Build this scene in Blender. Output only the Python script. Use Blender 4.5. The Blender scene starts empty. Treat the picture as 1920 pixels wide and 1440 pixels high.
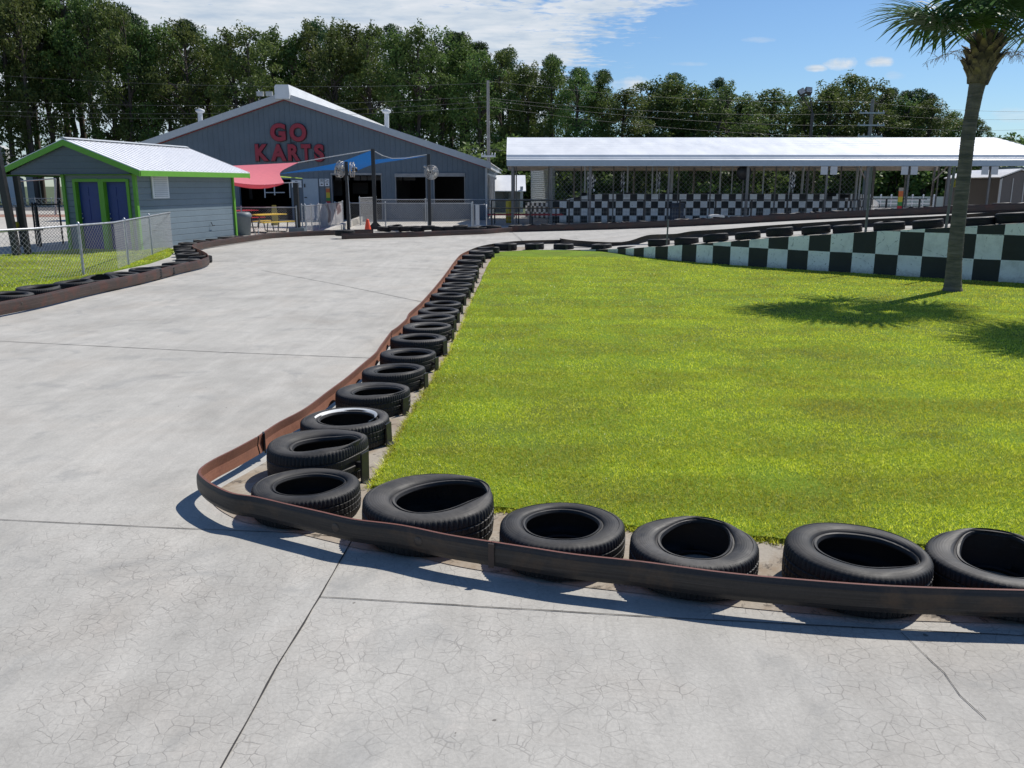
import bpy, math, random
import numpy as np
from mathutils import Vector, Matrix
R = math.radians
random.seed(7); rng = np.random.default_rng(7)
sc = bpy.context.scene
COL = sc.collection

# ------------------------------------------------------------------ camera
EYE = 1.97; F = 1600.0; PITCH = R(13.1)
SP, CP = math.sin(PITCH), math.cos(PITCH)
cam_d = bpy.data.cameras.new("camera"); cam = bpy.data.objects.new("camera", cam_d); COL.objects.link(cam)
cam.location = (0, 0, EYE); cam.rotation_euler = (R(90) - PITCH, 0, 0)
cam_d.sensor_width = 36.0; cam_d.lens = 36.0 * F / 1920.0
cam_d.clip_start = 0.05; cam_d.clip_end = 3000
sc.camera = cam

# ------------------------------------------------------------------ light
SUNV = Vector((3.0, 2.8, 5.1)).normalized()
SUN_EL = math.asin(SUNV.z)
sun_d = bpy.data.lights.new("sun", 'SUN'); sun = bpy.data.objects.new("sun", sun_d); COL.objects.link(sun)
sun_d.energy = 5.0; sun_d.angle = R(0.53); sun_d.color = (1.0, 0.955, 0.88)
sun.rotation_euler = SUNV.to_track_quat('Z', 'Y').to_euler()
sun.location = (20, 20, 40)

W = bpy.data.worlds.new("World"); sc.world = W; W.use_nodes = True

def nd(nt, t, **kw):
    n = nt.nodes.new(t)
    for k, v in kw.items():
        if k.startswith('i_'):
            n.inputs[k[2:].replace('_', ' ')].default_value = v
        else:
            setattr(n, k, v)
    return n

def math_(nt, op, a, b=None, c=None, clamp=False):
    n = nt.nodes.new('ShaderNodeMath'); n.operation = op; n.use_clamp = clamp
    for i, v in enumerate((a, b, c)):
        if v is None: continue
        if isinstance(v, (int, float)): n.inputs[i].default_value = v
        else: nt.links.new(v, n.inputs[i])
    return n.outputs[0]

def ramp(nt, fac, stops, interp='LINEAR'):
    n = nt.nodes.new('ShaderNodeValToRGB'); n.color_ramp.interpolation = interp
    cr = n.color_ramp
    while len(cr.elements) < len(stops): cr.elements.new(0.5)
    for e, (p, c) in zip(cr.elements, stops):
        e.position = p; e.color = (c, c, c, 1) if isinstance(c, (int, float)) else (*c, 1)
    nt.links.new(fac, n.inputs[0])
    return n.outputs[0]

def mixc(nt, fac, a, b, mode='MIX'):
    n = nt.nodes.new('ShaderNodeMix'); n.data_type = 'RGBA'; n.blend_type = mode
    for s, v in ((n.inputs[0], fac), (n.inputs[6], a), (n.inputs[7], b)):
        if isinstance(v, (int, float)): s.default_value = v
        elif isinstance(v, tuple): s.default_value = (*v, 1) if len(v) == 3 else v
        else: nt.links.new(v, s)
    return n.outputs[2]

def noise(nt, vec, scale, detail=4, rough=0.55, dist=0.0):
    n = nt.nodes.new('ShaderNodeTexNoise')
    n.inputs['Scale'].default_value = scale; n.inputs['Detail'].default_value = detail
    n.inputs['Roughness'].default_value = rough; n.inputs['Distortion'].default_value = dist
    if vec is not None: nt.links.new(vec, n.inputs['Vector'])
    return n.outputs['Fac']

def build_world():
    nt = W.node_tree; nt.nodes.clear()
    out = nd(nt, 'ShaderNodeOutputWorld')
    sky = nd(nt, 'ShaderNodeTexSky'); sky.sky_type = 'NISHITA'; sky.sun_disc = False
    sky.sun_elevation = SUN_EL; sky.sun_rotation = math.atan2(SUNV.x, SUNV.y)
    sky.air_density = 1.0; sky.dust_density = 0.1; sky.ozone_density = 3.0
    bg = nd(nt, 'ShaderNodeBackground'); bg.inputs[1].default_value = 0.085
    nt.links.new(mixc(nt, 1.0, sky.outputs[0], (0.84, 1.02, 1.22), 'MULTIPLY'), bg.inputs[0])
    tc = nd(nt, 'ShaderNodeTexCoord'); sep = nd(nt, 'ShaderNodeSeparateXYZ')
    nt.links.new(tc.outputs['Generated'], sep.inputs[0])
    x, y, z = sep.outputs
    zc = math_(nt, 'MAXIMUM', z, 0.02)
    px = math_(nt, 'DIVIDE', x, zc); py = math_(nt, 'DIVIDE', y, zc)
    comb = nd(nt, 'ShaderNodeCombineXYZ'); nt.links.new(px, comb.inputs[0]); nt.links.new(py, comb.inputs[1])
    P = comb.outputs[0]
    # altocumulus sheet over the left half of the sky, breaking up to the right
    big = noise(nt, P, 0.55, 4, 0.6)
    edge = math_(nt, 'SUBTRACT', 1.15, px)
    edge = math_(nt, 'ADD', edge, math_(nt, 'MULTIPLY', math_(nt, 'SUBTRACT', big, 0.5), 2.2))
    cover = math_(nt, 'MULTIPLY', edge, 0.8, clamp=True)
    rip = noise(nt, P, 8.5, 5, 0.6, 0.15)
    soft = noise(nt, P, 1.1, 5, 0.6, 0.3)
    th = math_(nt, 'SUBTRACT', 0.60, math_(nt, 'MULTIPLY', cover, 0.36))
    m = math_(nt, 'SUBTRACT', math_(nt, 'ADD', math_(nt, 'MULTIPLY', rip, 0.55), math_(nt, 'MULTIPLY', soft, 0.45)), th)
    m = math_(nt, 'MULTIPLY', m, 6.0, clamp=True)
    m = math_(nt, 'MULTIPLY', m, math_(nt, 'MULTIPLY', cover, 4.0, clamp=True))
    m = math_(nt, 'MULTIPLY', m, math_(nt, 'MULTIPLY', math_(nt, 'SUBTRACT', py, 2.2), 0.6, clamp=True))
    # cloud sheet cleared overhead and behind the camera to lower the ambient light
    # small separate cumulus puffs (gnomonic coordinates about +Y)
    yc = math_(nt, 'MAXIMUM', y, 0.05)
    gx = math_(nt, 'DIVIDE', x, yc); gz = math_(nt, 'DIVIDE', z, yc)
    comb2 = nd(nt, 'ShaderNodeCombineXYZ'); nt.links.new(gx, comb2.inputs[0]); nt.links.new(gz, comb2.inputs[1])
    n2 = noise(nt, comb2.outputs[0], 34, 6, 0.6)
    def blob(pxx, pyy, sx, sy, gain=1.0):
        t = (720 - pyy) / F; dy = CP + t * SP; dz = -SP + t * CP; dx = (pxx - 960) / F
        ax = math_(nt, 'DIVIDE', math_(nt, 'SUBTRACT', gx, dx / dy), sx / F)
        az = math_(nt, 'DIVIDE', math_(nt, 'SUBTRACT', gz, dz / dy), sy / F)
        r2 = math_(nt, 'ADD', math_(nt, 'MULTIPLY', ax, ax), math_(nt, 'MULTIPLY', az, az))
        v = math_(nt, 'SUBTRACT', 1.0, r2)
        v = math_(nt, 'ADD', v, math_(nt, 'MULTIPLY', math_(nt, 'SUBTRACT', n2, 0.5), 3.2))
        return math_(nt, 'MULTIPLY', v, gain, clamp=True)
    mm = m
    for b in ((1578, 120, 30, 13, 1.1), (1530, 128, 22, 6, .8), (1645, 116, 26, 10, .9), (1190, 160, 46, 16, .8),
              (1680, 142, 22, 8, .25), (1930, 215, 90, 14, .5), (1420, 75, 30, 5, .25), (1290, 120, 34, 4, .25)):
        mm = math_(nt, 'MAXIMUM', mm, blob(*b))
    shade = noise(nt, P, 2.6, 5, 0.6, 0.2)
    ccol = ramp(nt, shade, [(0.3, (0.58, 0.68, 0.80)), (0.5, (0.78, 0.84, 0.90)), (0.7, (0.93, 0.95, 0.98))])
    bg2 = nd(nt, 'ShaderNodeBackground'); bg2.inputs[1].default_value = 0.90
    nt.links.new(ccol, bg2.inputs[0])
    mx = nd(nt, 'ShaderNodeMixShader')
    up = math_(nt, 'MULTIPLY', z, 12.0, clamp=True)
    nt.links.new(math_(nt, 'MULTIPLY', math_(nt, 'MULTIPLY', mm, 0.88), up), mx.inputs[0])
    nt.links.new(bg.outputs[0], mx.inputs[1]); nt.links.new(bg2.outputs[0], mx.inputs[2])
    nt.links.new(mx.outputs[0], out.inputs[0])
build_world()
sc.view_settings.view_transform = 'Standard'; sc.view_settings.look = 'None'
sc.view_settings.exposure = 0.0; sc.view_settings.gamma = 1.0

# ------------------------------------------------------------------ photo geometry helpers
def ray(px, py):
    t = (720 - py) / F
    return ((px - 960) / F, CP + t * SP, -SP + t * CP)
def G(px, py, z=0.0):
    r = ray(px, py); d = (z - EYE) / r[2]
    return Vector((r[0] * d, r[1] * d, z))
def V(px, py, Y):
    r = ray(px, py); d = Y / r[1]
    return Vector((r[0] * d, Y, EYE + r[2] * d))
def onplane(px, py, A, B):
    """point where the view ray meets the vertical plane through the ground line A-B"""
    r = ray(px, py); nx, ny = -(B[1] - A[1]), (B[0] - A[0])
    d = (A[0] * nx + A[1] * ny) / (r[0] * nx + r[1] * ny)
    return Vector((r[0] * d, r[1] * d, EYE + r[2] * d))

# ------------------------------------------------------------------ mesh helpers
class MB:
    def __init__(s): s.v = []; s.f = []; s.m = []; s.sm = []; s.uv = []
    def add(s, vs, fs, m=0, smooth=False, uvs=None):
        o = len(s.v); s.v.extend([tuple(p) for p in vs])
        for i, f in enumerate(fs):
            s.f.append(tuple(o + j for j in f)); s.m.append(m); s.sm.append(smooth)
            s.uv.append(uvs[i] if uvs else [(0, 0)] * len(f))
        return s
    def box(s, c, d, rz=0.0, m=0, M=None):
        x, y, z = d[0] / 2, d[1] / 2, d[2] / 2
        T = M if M is not None else Matrix.Rotation(rz, 4, 'Z')
        c = Vector(c)
        vs = [c + (T @ Vector((i * x, j * y, k * z))) for k in (-1, 1) for j in (-1, 1) for i in (-1, 1)]
        return s.add(vs, [(0, 2, 3, 1), (4, 5, 7, 6), (0, 1, 5, 4), (2, 6, 7, 3), (0, 4, 6, 2), (1, 3, 7, 5)], m)
    def beam(s, a, b, w, h, m=0):
        a, b = Vector(a), Vector(b); d = (b - a); L = d.length; d = d / L
        up = Vector((0, 0, 1)) if abs(d.z) < 0.95 else Vector((0, 1, 0))
        sx = d.cross(up).normalized(); sz = sx.cross(d)
        M = Matrix((sx, d, sz)).transposed().to_4x4()
        return s.box((a + b) / 2, (w, L, h), M=M, m=m)
    def tube(s, pts, rad, seg=8, m=0, caps=True, smooth=True):
        pts = [Vector(p) for p in pts]; n = len(pts)
        if isinstance(rad, (int, float)): rad = [rad] * n
        vs = []; prev = None
        for i, p in enumerate(pts):
            d = (pts[min(i + 1, n - 1)] - pts[max(i - 1, 0)]).normalized()
            if prev is None:
                up = Vector((0, 0, 1)) if abs(d.z) < 0.9 else Vector((1, 0, 0))
                a = d.cross(up).normalized()
            else:
                a = (prev - d * prev.dot(d)).normalized()
            prev = a; b = d.cross(a)
            for k in range(seg):
                t = 2 * math.pi * k / seg
                vs.append(p + (a * math.cos(t) + b * math.sin(t)) * rad[i])
        fs = [(i * seg + k, i * seg + (k + 1) % seg, (i + 1) * seg + (k + 1) % seg, (i + 1) * seg + k) for i in range(n - 1) for k in range(seg)]
        s.add(vs, fs, m, smooth)
        if caps: s.add(vs[:seg], [tuple(range(seg))[::-1]], m); s.add(vs[-seg:], [tuple(range(seg))], m)
        return s
    def lathe(s, prof, c=(0, 0, 0), seg=24, m=0, smooth=True):
        vs = []; n = len(prof)
        for k in range(seg):
            t = 2 * math.pi * k / seg
            for r, z in prof: vs.append((c[0] + r * math.cos(t), c[1] + r * math.sin(t), c[2] + z))
        fs = [(k * n + i, ((k + 1) % seg) * n + i, ((k + 1) % seg) * n + i + 1, k * n + i + 1) for k in range(seg) for i in range(n - 1)]
        return s.add(vs, fs, m, smooth)
    def prism(s, poly, ext, m=0):
        """closed polygon (list of 3d) extruded by vector ext"""
        n = len(poly); e = Vector(ext); a = [Vector(p) for p in poly]
        vs = a + [p + e for p in a]
        s.add(vs, [tuple(range(n))[::-1], tuple(range(n, 2 * n))], m)
        s.add(vs, [(i, (i + 1) % n, n + (i + 1) % n, n + i) for i in range(n)], m)
        return s
    def mesh(s, name):
        me = bpy.data.meshes.new(name); me.from_pydata(s.v, [], s.f)
        me.polygons.foreach_set('material_index', s.m)
        me.polygons.foreach_set('use_smooth', s.sm)
        uvl = me.uv_layers.new(name='UVMap')
        flat = [c for u in s.uv for p in u for c in p]
        uvl.data.foreach_set('uv', flat)
        me.update(); return me

def tag(o, label=None, cat=None, group=None, kind=None):
    if label: o['label'] = label
    if cat: o['category'] = cat
    if group: o['group'] = group
    if kind: o['kind'] = kind
    return o

def obj(name, mb, mats, parent=None, recentre=True, **t):
    me = mb if isinstance(mb, bpy.types.Mesh) else mb.mesh(name)
    if not isinstance(mats, (list, tuple)): mats = [mats]
    if not me.materials:
        for m in mats: me.materials.append(m)
    o = bpy.data.objects.new(name, me); COL.objects.link(o)
    if recentre and len(me.vertices):
        co = np.empty(len(me.vertices) * 3); me.vertices.foreach_get('co', co); co = co.reshape(-1, 3)
        lo, hi = co.min(0), co.max(0)
        c = np.array([(lo[0] + hi[0]) / 2, (lo[1] + hi[1]) / 2, lo[2]])
        co -= c; me.vertices.foreach_set('co', co.ravel()); me.update()
        o.location = Vector(c) - (parent_world(parent) if parent else Vector((0, 0, 0)))
    if parent: o.parent = parent
    tag(o, **t)
    return o

def parent_world(p):
    v = Vector((0, 0, 0))
    while p is not None: v = v + p.location; p = p.parent
    return v

def thing(name, loc, label, cat, group=None, rz=0.0):
    o = bpy.data.objects.new(name, None); COL.objects.link(o); o.empty_display_size = 0.2
    o.location = loc; o.rotation_euler = (0, 0, rz)
    return tag(o, label, cat, group)

def copy_tree(o, parent=None):
    c = o.copy(); COL.objects.link(c)
    if parent: c.parent = parent
    for ch in list(o.children): copy_tree(ch, c)
    return c

def structure(name, mb, mats, **k): return obj(name, mb, mats, kind='structure', **k)

ORD = ['first', 'second', 'third', 'fourth', 'fifth', 'sixth', 'seventh', 'eighth', 'ninth', 'tenth', 'eleventh', 'twelfth', 'thirteenth',
       'fourteenth', 'fifteenth', 'sixteenth', 'seventeenth', 'eighteenth', 'nineteenth', 'twentieth']
def ordw(i):
    if i < 20: return ORD[i]
    tens = {2: 'twenty', 3: 'thirty', 4: 'forty', 5: 'fifty'}[(i + 1) // 10]
    r = (i + 1) % 10
    return (tens[:-1] + 'ieth') if r == 0 else tens + '-' + ORD[r - 1]

# ------------------------------------------------------------------ materials
def newmat(name):
    m = bpy.data.materials.new(name); m.use_nodes = True; nt = m.node_tree
    b = nt.nodes['Principled BSDF']; return m, nt, b

def pm(name, c, rough=0.6, metal=0.0, var=0.14, scale=6.0, bump=0.0, bscale=60, c2=None, c2amt=0.5, stretch=None, spec=0.5, trans=0.0):
    m, nt, b = newmat(name)
    tc = nd(nt, 'ShaderNodeTexCoord'); vec = tc.outputs['Object']
    if stretch:
        mp = nd(nt, 'ShaderNodeMapping'); mp.inputs['Scale'].default_value = stretch
        nt.links.new(vec, mp.inputs[0]); vec = mp.outputs[0]
    n1 = noise(nt, vec, scale, 6, 0.6)
    lo = tuple(max(0, k * (1 - var)) for k in c); hi = tuple(min(1, k * (1 + var)) for k in c)
    col = ramp(nt, n1, [(0.3, lo), (0.7, hi)])
    if c2:
        n2 = noise(nt, vec, scale * 0.6, 7, 0.7, 0.4)
        col = mixc(nt, ramp(nt, n2, [(1 - c2amt - 0.08, 0.0), (1 - c2amt + 0.1, 1.0)]), col, c2)
    nt.links.new(col, b.inputs['Base Color'])
    r = ramp(nt, n1, [(0.2, max(0, rough - 0.1)), (0.8, min(1, rough + 0.1))])
    nt.links.new(r, b.inputs['Roughness'])
    b.inputs['Metallic'].default_value = metal
    b.inputs['Specular IOR Level'].default_value = spec
    if bump:
        bp = nd(nt, 'ShaderNodeBump'); bp.inputs['Strength'].default_value = bump; bp.inputs['Distance'].default_value = 0.01
        nt.links.new(noise(nt, vec, bscale, 4, 0.6), bp.inputs['Height']); nt.links.new(bp.outputs[0], b.inputs['Normal'])
    if trans:
        out = nt.nodes['Material Output']; tr = nd(nt, 'ShaderNodeBsdfTranslucent'); nt.links.new(col, tr.inputs[0])
        mx = nd(nt, 'ShaderNodeMixShader'); mx.inputs[0].default_value = trans
        nt.links.new(b.outputs[0], mx.inputs[1]); nt.links.new(tr.outputs[0], mx.inputs[2]); nt.links.new(mx.outputs[0], out.inputs[0])
    return m

def geo_pos(nt):
    g = nd(nt, 'ShaderNodeNewGeometry'); return g.outputs['Position']

def mat_concrete(name, base, cracks=1.0, warm=None, streak=0.33):
    m, nt, b = newmat(name); P = geo_pos(nt)
    mp = nd(nt, 'ShaderNodeMapping'); mp.inputs['Scale'].default_value = (1.5, 0.22, 1)
    nt.links.new(P, mp.inputs[0])
    n_big = noise(nt, P, 0.55, 6, 0.62, 0.6)
    n_mid = noise(nt, P, 3.2, 7, 0.7, 0.3)
    n_fine = noise(nt, P, 55, 4, 0.7)
    n_str = noise(nt, mp.outputs[0], 2.4, 7, 0.72, 0.8)
    col = ramp(nt, n_big, [(0.3, tuple(k * 0.84 for k in base)), (0.5, base), (0.72, tuple(min(1, k * 1.10) for k in base))])
    col = mixc(nt, 0.32, col, ramp(nt, n_mid, [(0.25, 0.34), (0.5, 0.5), (0.75, 0.68)]), 'OVERLAY')
    col = mixc(nt, streak, col, ramp(nt, n_str, [(0.3, 0.33), (0.52, 0.5), (0.72, 0.66)]), 'OVERLAY')
    col = mixc(nt, 0.35, col, ramp(nt, n_fine, [(0.25, 0.3), (0.75, 0.7)]), 'OVERLAY')
    n_w = noise(nt, P, 0.9, 5, 0.6, 0.5)
    col = mixc(nt, ramp(nt, n_w, [(0.5, 0.0), (0.7, 0.5)]), col, mixc(nt, 1.0, col, (1.0, 0.955, 0.92), 'MULTIPLY'))
    if warm:
        n3 = noise(nt, P, 2.2, 6, 0.7, 0.6)
        col = mixc(nt, ramp(nt, n3, [(0.45, 0.0), (0.62, 0.9)]), col, warm)
        n4 = noise(nt, P, 7, 6, 0.75, 0.4)
        col = mixc(nt, ramp(nt, n4, [(0.56, 0.0), (0.64, 0.8)]), col, (0.06, 0.05, 0.042))
    if cracks:
        n5 = noise(nt, P, 1.5, 6, 0.62, 0.9)
        col = mixc(nt, math_(nt, 'MULTIPLY', ramp(nt, n5, [(0.56, 0.0), (0.66, 1.0)]), 0.30), col, (0.20, 0.205, 0.205))
        n6 = noise(nt, P, 2.4, 7, 0.7, 0.4)
        col = mixc(nt, math_(nt, 'MULTIPLY', ramp(nt, n6, [(0.60, 0.0), (0.70, 1.0)]), 0.22), col, (0.62, 0.56, 0.50))
    h = n_fine
    if cracks:
        dn = nd(nt, 'ShaderNodeTexNoise'); dn.inputs['Scale'].default_value = 5; dn.inputs['Detail'].default_value = 5
        nt.links.new(P, dn.inputs['Vector'])
        vm = nd(nt, 'ShaderNodeVectorMath'); vm.operation = 'MULTIPLY_ADD'
        nt.links.new(dn.outputs['Color'], vm.inputs[0]); vm.inputs[1].default_value = (0.085, 0.085, 0.0); nt.links.new(P, vm.inputs[2])
        cr = None
        for scale, wid, lo, ns in ((10.0, 0.050, 0.49, 0.6), (17.0, 0.060, 0.46, 0.9), (2.6, 0.008, 0.60, 0.5)):
            vo = nd(nt, 'ShaderNodeTexVoronoi'); vo.feature = 'DISTANCE_TO_EDGE'; vo.voronoi_dimensions = '2D'
            vo.inputs['Scale'].default_value = scale; nt.links.new(vm.outputs[0], vo.inputs['Vector'])
            mk = noise(nt, P, ns, 5, 0.65, 0.3)
            mask = ramp(nt, mk, [(lo - 0.06, 0.0), (lo + 0.1, 1.0)])
            br = ramp(nt, noise(nt, P, 9, 3), [(0.42, 0.25), (0.6, 1.0)])
            c = math_(nt, 'MULTIPLY', math_(nt, 'MULTIPLY', ramp(nt, vo.outputs['Distance'], [(0.0, 1.0), (wid, 0.0)]), mask), br)
            cr = c if cr is None else math_(nt, 'MAXIMUM', cr, c)
        # only the newer slab close to the corner is crazed; it dies out down the track
        sp = nd(nt, 'ShaderNodeSeparateXYZ'); nt.links.new(P, sp.inputs[0])
        near = math_(nt, 'MULTIPLY', math_(nt, 'SUBTRACT', 6.6, sp.outputs[1]), 0.4, clamp=True)
        cr = math_(nt, 'MULTIPLY', cr, near)
        col = mixc(nt, math_(nt, 'MULTIPLY', cr, 0.52 * cracks), col, (0.12, 0.108, 0.10))
        h = math_(nt, 'SUBTRACT', n_fine, math_(nt, 'MULTIPLY', cr, 0.8))
    # small dark specks and chips
    sp_ = noise(nt, P, 11, 2, 0.5)
    col = mixc(nt, ramp(nt, sp_, [(0.765, 0.0), (0.775, 0.7)]), col, (0.08, 0.07, 0.06))
    nt.links.new(col, b.inputs['Base Color']); b.inputs['Roughness'].default_value = 0.88
    b.inputs['Specular IOR Level'].default_value = 0.3
    bp = nd(nt, 'ShaderNodeBump'); bp.inputs['Strength'].default_value = 0.25; bp.inputs['Distance'].default_value = 0.006
    nt.links.new(h, bp.inputs['Height']); nt.links.new(bp.outputs[0], b.inputs['Normal'])
    return m

M = {}
M['track'] = mat_concrete('track_concrete', (0.425, 0.408, 0.372))
M['verge'] = mat_concrete('verge_concrete', (0.36, 0.32, 0.265), cracks=0, warm=(0.26, 0.20, 0.14), streak=0.2)
M['plaza'] = mat_concrete('plaza_concrete', (0.47, 0.445, 0.40), cracks=0, streak=0.3)
M['joint'] = pm('joint_filler', (0.04, 0.037, 0.036), 0.9, var=0.4, scale=20)

def mat_lawnbase():
    m, nt, b = newmat('lawn_soil_and_thatch'); P = geo_pos(nt)
    n1 = noise(nt, P, 60, 5, 0.75); n2 = noise(nt, P, 1.1, 5, 0.6, 0.5)
    c1 = ramp(nt, n1, [(0.3, (0.05, 0.09, 0.008)), (0.5, (0.16, 0.25, 0.018)), (0.72, (0.33, 0.42, 0.06))])
    c2 = ramp(nt, n1, [(0.3, (0.05, 0.065, 0.012)), (0.6, (0.15, 0.17, 0.04)), (0.75, (0.27, 0.27, 0.10))])
    nt.links.new(mixc(nt, ramp(nt, n2, [(0.45, 0.0), (0.68, 0.7)]), c1, c2), b.inputs['Base Color'])
    b.inputs['Roughness'].default_value = 0.9; b.inputs['Specular IOR Level'].default_value = 0.1
    bp = nd(nt, 'ShaderNodeBump'); bp.inputs['Strength'].default_value = 0.8; bp.inputs['Distance'].default_value = 0.02
    nt.links.new(n1, bp.inputs['Height']); nt.links.new(bp.outputs[0], b.inputs['Normal'])
    return m
M['lawn'] = mat_lawnbase()

def mat_blades():
    m, nt, b = newmat('grass_blades'); P = geo_pos(nt)
    n1 = noise(nt, P, 38, 3, 0.6); n2 = noise(nt, P, 0.8, 6, 0.65, 0.7)
    mp = nd(nt, 'ShaderNodeMapping'); mp.inputs['Scale'].default_value = (0.22, 1.3, 1)
    nt.links.new(P, mp.inputs[0]); n3 = noise(nt, mp.outputs[0], 1.2, 5, 0.6, 0.4)
    ca = ramp(nt, n1, [(0.30, (0.26, 0.34, 0.022)), (0.5, (0.60, 0.68, 0.065)), (0.70, (0.90, 0.93, 0.38))])
    cb = ramp(nt, n1, [(0.30, (0.19, 0.20, 0.022)), (0.5, (0.38, 0.40, 0.06)), (0.7, (0.68, 0.65, 0.30))])
    pat = math_(nt, 'ADD', math_(nt, 'MULTIPLY', n2, 0.5), math_(nt, 'MULTIPLY', n3, 0.5))
    col = mixc(nt, ramp(nt, pat, [(0.44, 0.0), (0.57, 1.0)]), ca, cb)
    nd_ = noise(nt, P, 0.42, 6, 0.7, 0.8)
    col = mixc(nt, math_(nt, 'MULTIPLY', ramp(nt, nd_, [(0.52, 0.0), (0.66, 1.0)]), 0.75), col, mixc(nt, 0.5, col, (0.40, 0.33, 0.09)))
    nt.links.new(col, b.inputs['Base Color']); b.inputs['Roughness'].default_value = 0.38
    b.inputs['Specular IOR Level'].default_value = 0.5
    tr = nd(nt, 'ShaderNodeBsdfTranslucent'); nt.links.new(mixc(nt, 1.0, col, (1.25, 1.2, 0.5), 'MULTIPLY'), tr.inputs[0])
    mx = nd(nt, 'ShaderNodeMixShader'); mx.inputs[0].default_value = 0.5
    nt.links.new(b.outputs[0], mx.inputs[1]); nt.links.new(tr.outputs[0], mx.inputs[2])
    nt.links.new(mx.outputs[0], nt.nodes['Material Output'].inputs[0])
    return m
M['blades'] = mat_blades()

def mat_leaf(name, a, bcol, c, tr=0.3):
    m, nt, b = newmat(name); P = geo_pos(nt); oi = nd(nt, 'ShaderNodeObjectInfo')
    n1 = noise(nt, P, 0.55, 4, 0.6); n2 = noise(nt, P, 5, 2, 0.5)
    col = ramp(nt, math_(nt, 'ADD', math_(nt, 'MULTIPLY', n1, 0.6), math_(nt, 'MULTIPLY', n2, 0.4)), [(0.35, a), (0.5, bcol), (0.64, c)])
    hsv = nd(nt, 'ShaderNodeHueSaturation'); nt.links.new(col, hsv.inputs['Color'])
    nt.links.new(math_(nt, 'ADD', math_(nt, 'MULTIPLY', oi.outputs['Random'], 0.05), 0.475), hsv.inputs['Hue'])
    nt.links.new(math_(nt, 'ADD', math_(nt, 'MULTIPLY', oi.outputs['Random'], 0.5), 0.75), hsv.inputs['Value'])
    nt.links.new(hsv.outputs[0], b.inputs['Base Color']); b.inputs['Roughness'].default_value = 0.55
    b.inputs['Specular IOR Level'].default_value = 0.3
    t = nd(nt, 'ShaderNodeBsdfTranslucent'); nt.links.new(hsv.outputs[0], t.inputs[0])
    mx = nd(nt, 'ShaderNodeMixShader'); mx.inputs[0].default_value = tr
    nt.links.new(b.outputs[0], mx.inputs[1]); nt.links.new(t.outputs[0], mx.inputs[2])
    nt.links.new(mx.outputs[0], nt.nodes['Material Output'].inputs[0])
    return m
M['leaf'] = mat_leaf('broad_leaves', (0.05, 0.09, 0.024), (0.11, 0.165, 0.042), (0.19, 0.24, 0.065), .38)
M['needle'] = mat_leaf('pine_needles', (0.03, 0.065, 0.026), (0.055, 0.105, 0.038), (0.09, 0.15, 0.05), 0.28)
M['bark'] = pm('tree_bark', (0.075, 0.06, 0.048), 0.9, var=0.35, scale=4, stretch=(1, 1, 0.3), bump=0.4)

def mat_rail(name, c, c2, streaky):
    m, nt, b = newmat(name); tc = nd(nt, 'ShaderNodeTexCoord')
    mp = nd(nt, 'ShaderNodeMapping'); mp.inputs['Scale'].default_value = (0.45, 5.0, 1)
    nt.links.new(tc.outputs['UV'], mp.inputs[0])
    n1 = noise(nt, mp.outputs[0], 2.5, 6, 0.7, 0.2); P = geo_pos(nt); n2 = noise(nt, P, 3.2, 6, 0.65, 0.5); n3 = noise(nt, P, 70, 3)
    col = ramp(nt, n1, [(0.35, tuple(k * 0.6 for k in c)), (0.55, c), (0.66, tuple(k * 1.7 for k in c)), (0.78, tuple(k * 3.4 for k in c))]) if streaky else \
        ramp(nt, n2, [(0.3, tuple(k * 0.8 for k in c)), (0.7, tuple(k * 1.2 for k in c))])
    col = mixc(nt, ramp(nt, n2, [(0.5, 0.0), (0.66, 0.8)]), col, c2)
    col = mixc(nt, 0.4, col, ramp(nt, n3, [(0.3, 0.35), (0.7, 0.65)]), 'OVERLAY')
    nt.links.new(col, b.inputs['Base Color']); b.inputs['Roughness'].default_value = 0.52 if streaky else 0.75
    b.inputs['Metallic'].default_value = 0.25 if streaky else 0.0
    bp = nd(nt, 'ShaderNodeBump'); bp.inputs['Strength'].default_value = 0.3; bp.inputs['Distance'].default_value = 0.004
    nt.links.new(n1, bp.inputs['Height']); nt.links.new(bp.outputs[0], b.inputs['Normal'])
    return m
M['rail_out'] = mat_rail('scuffed_steel', (0.040, 0.034, 0.030), (0.085, 0.055, 0.035), True)
M['rail_in'] = mat_rail('rusty_steel', (0.24, 0.10, 0.058), (0.15, 0.055, 0.034), False)
M['rail_top'] = mat_rail('worn_red_edge', (0.16, 0.06, 0.045), (0.09, 0.04, 0.03), False)
M['rail_brown'] = mat_rail('brown_steel', (0.07, 0.048, 0.040), (0.11, 0.045, 0.032), True)

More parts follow.
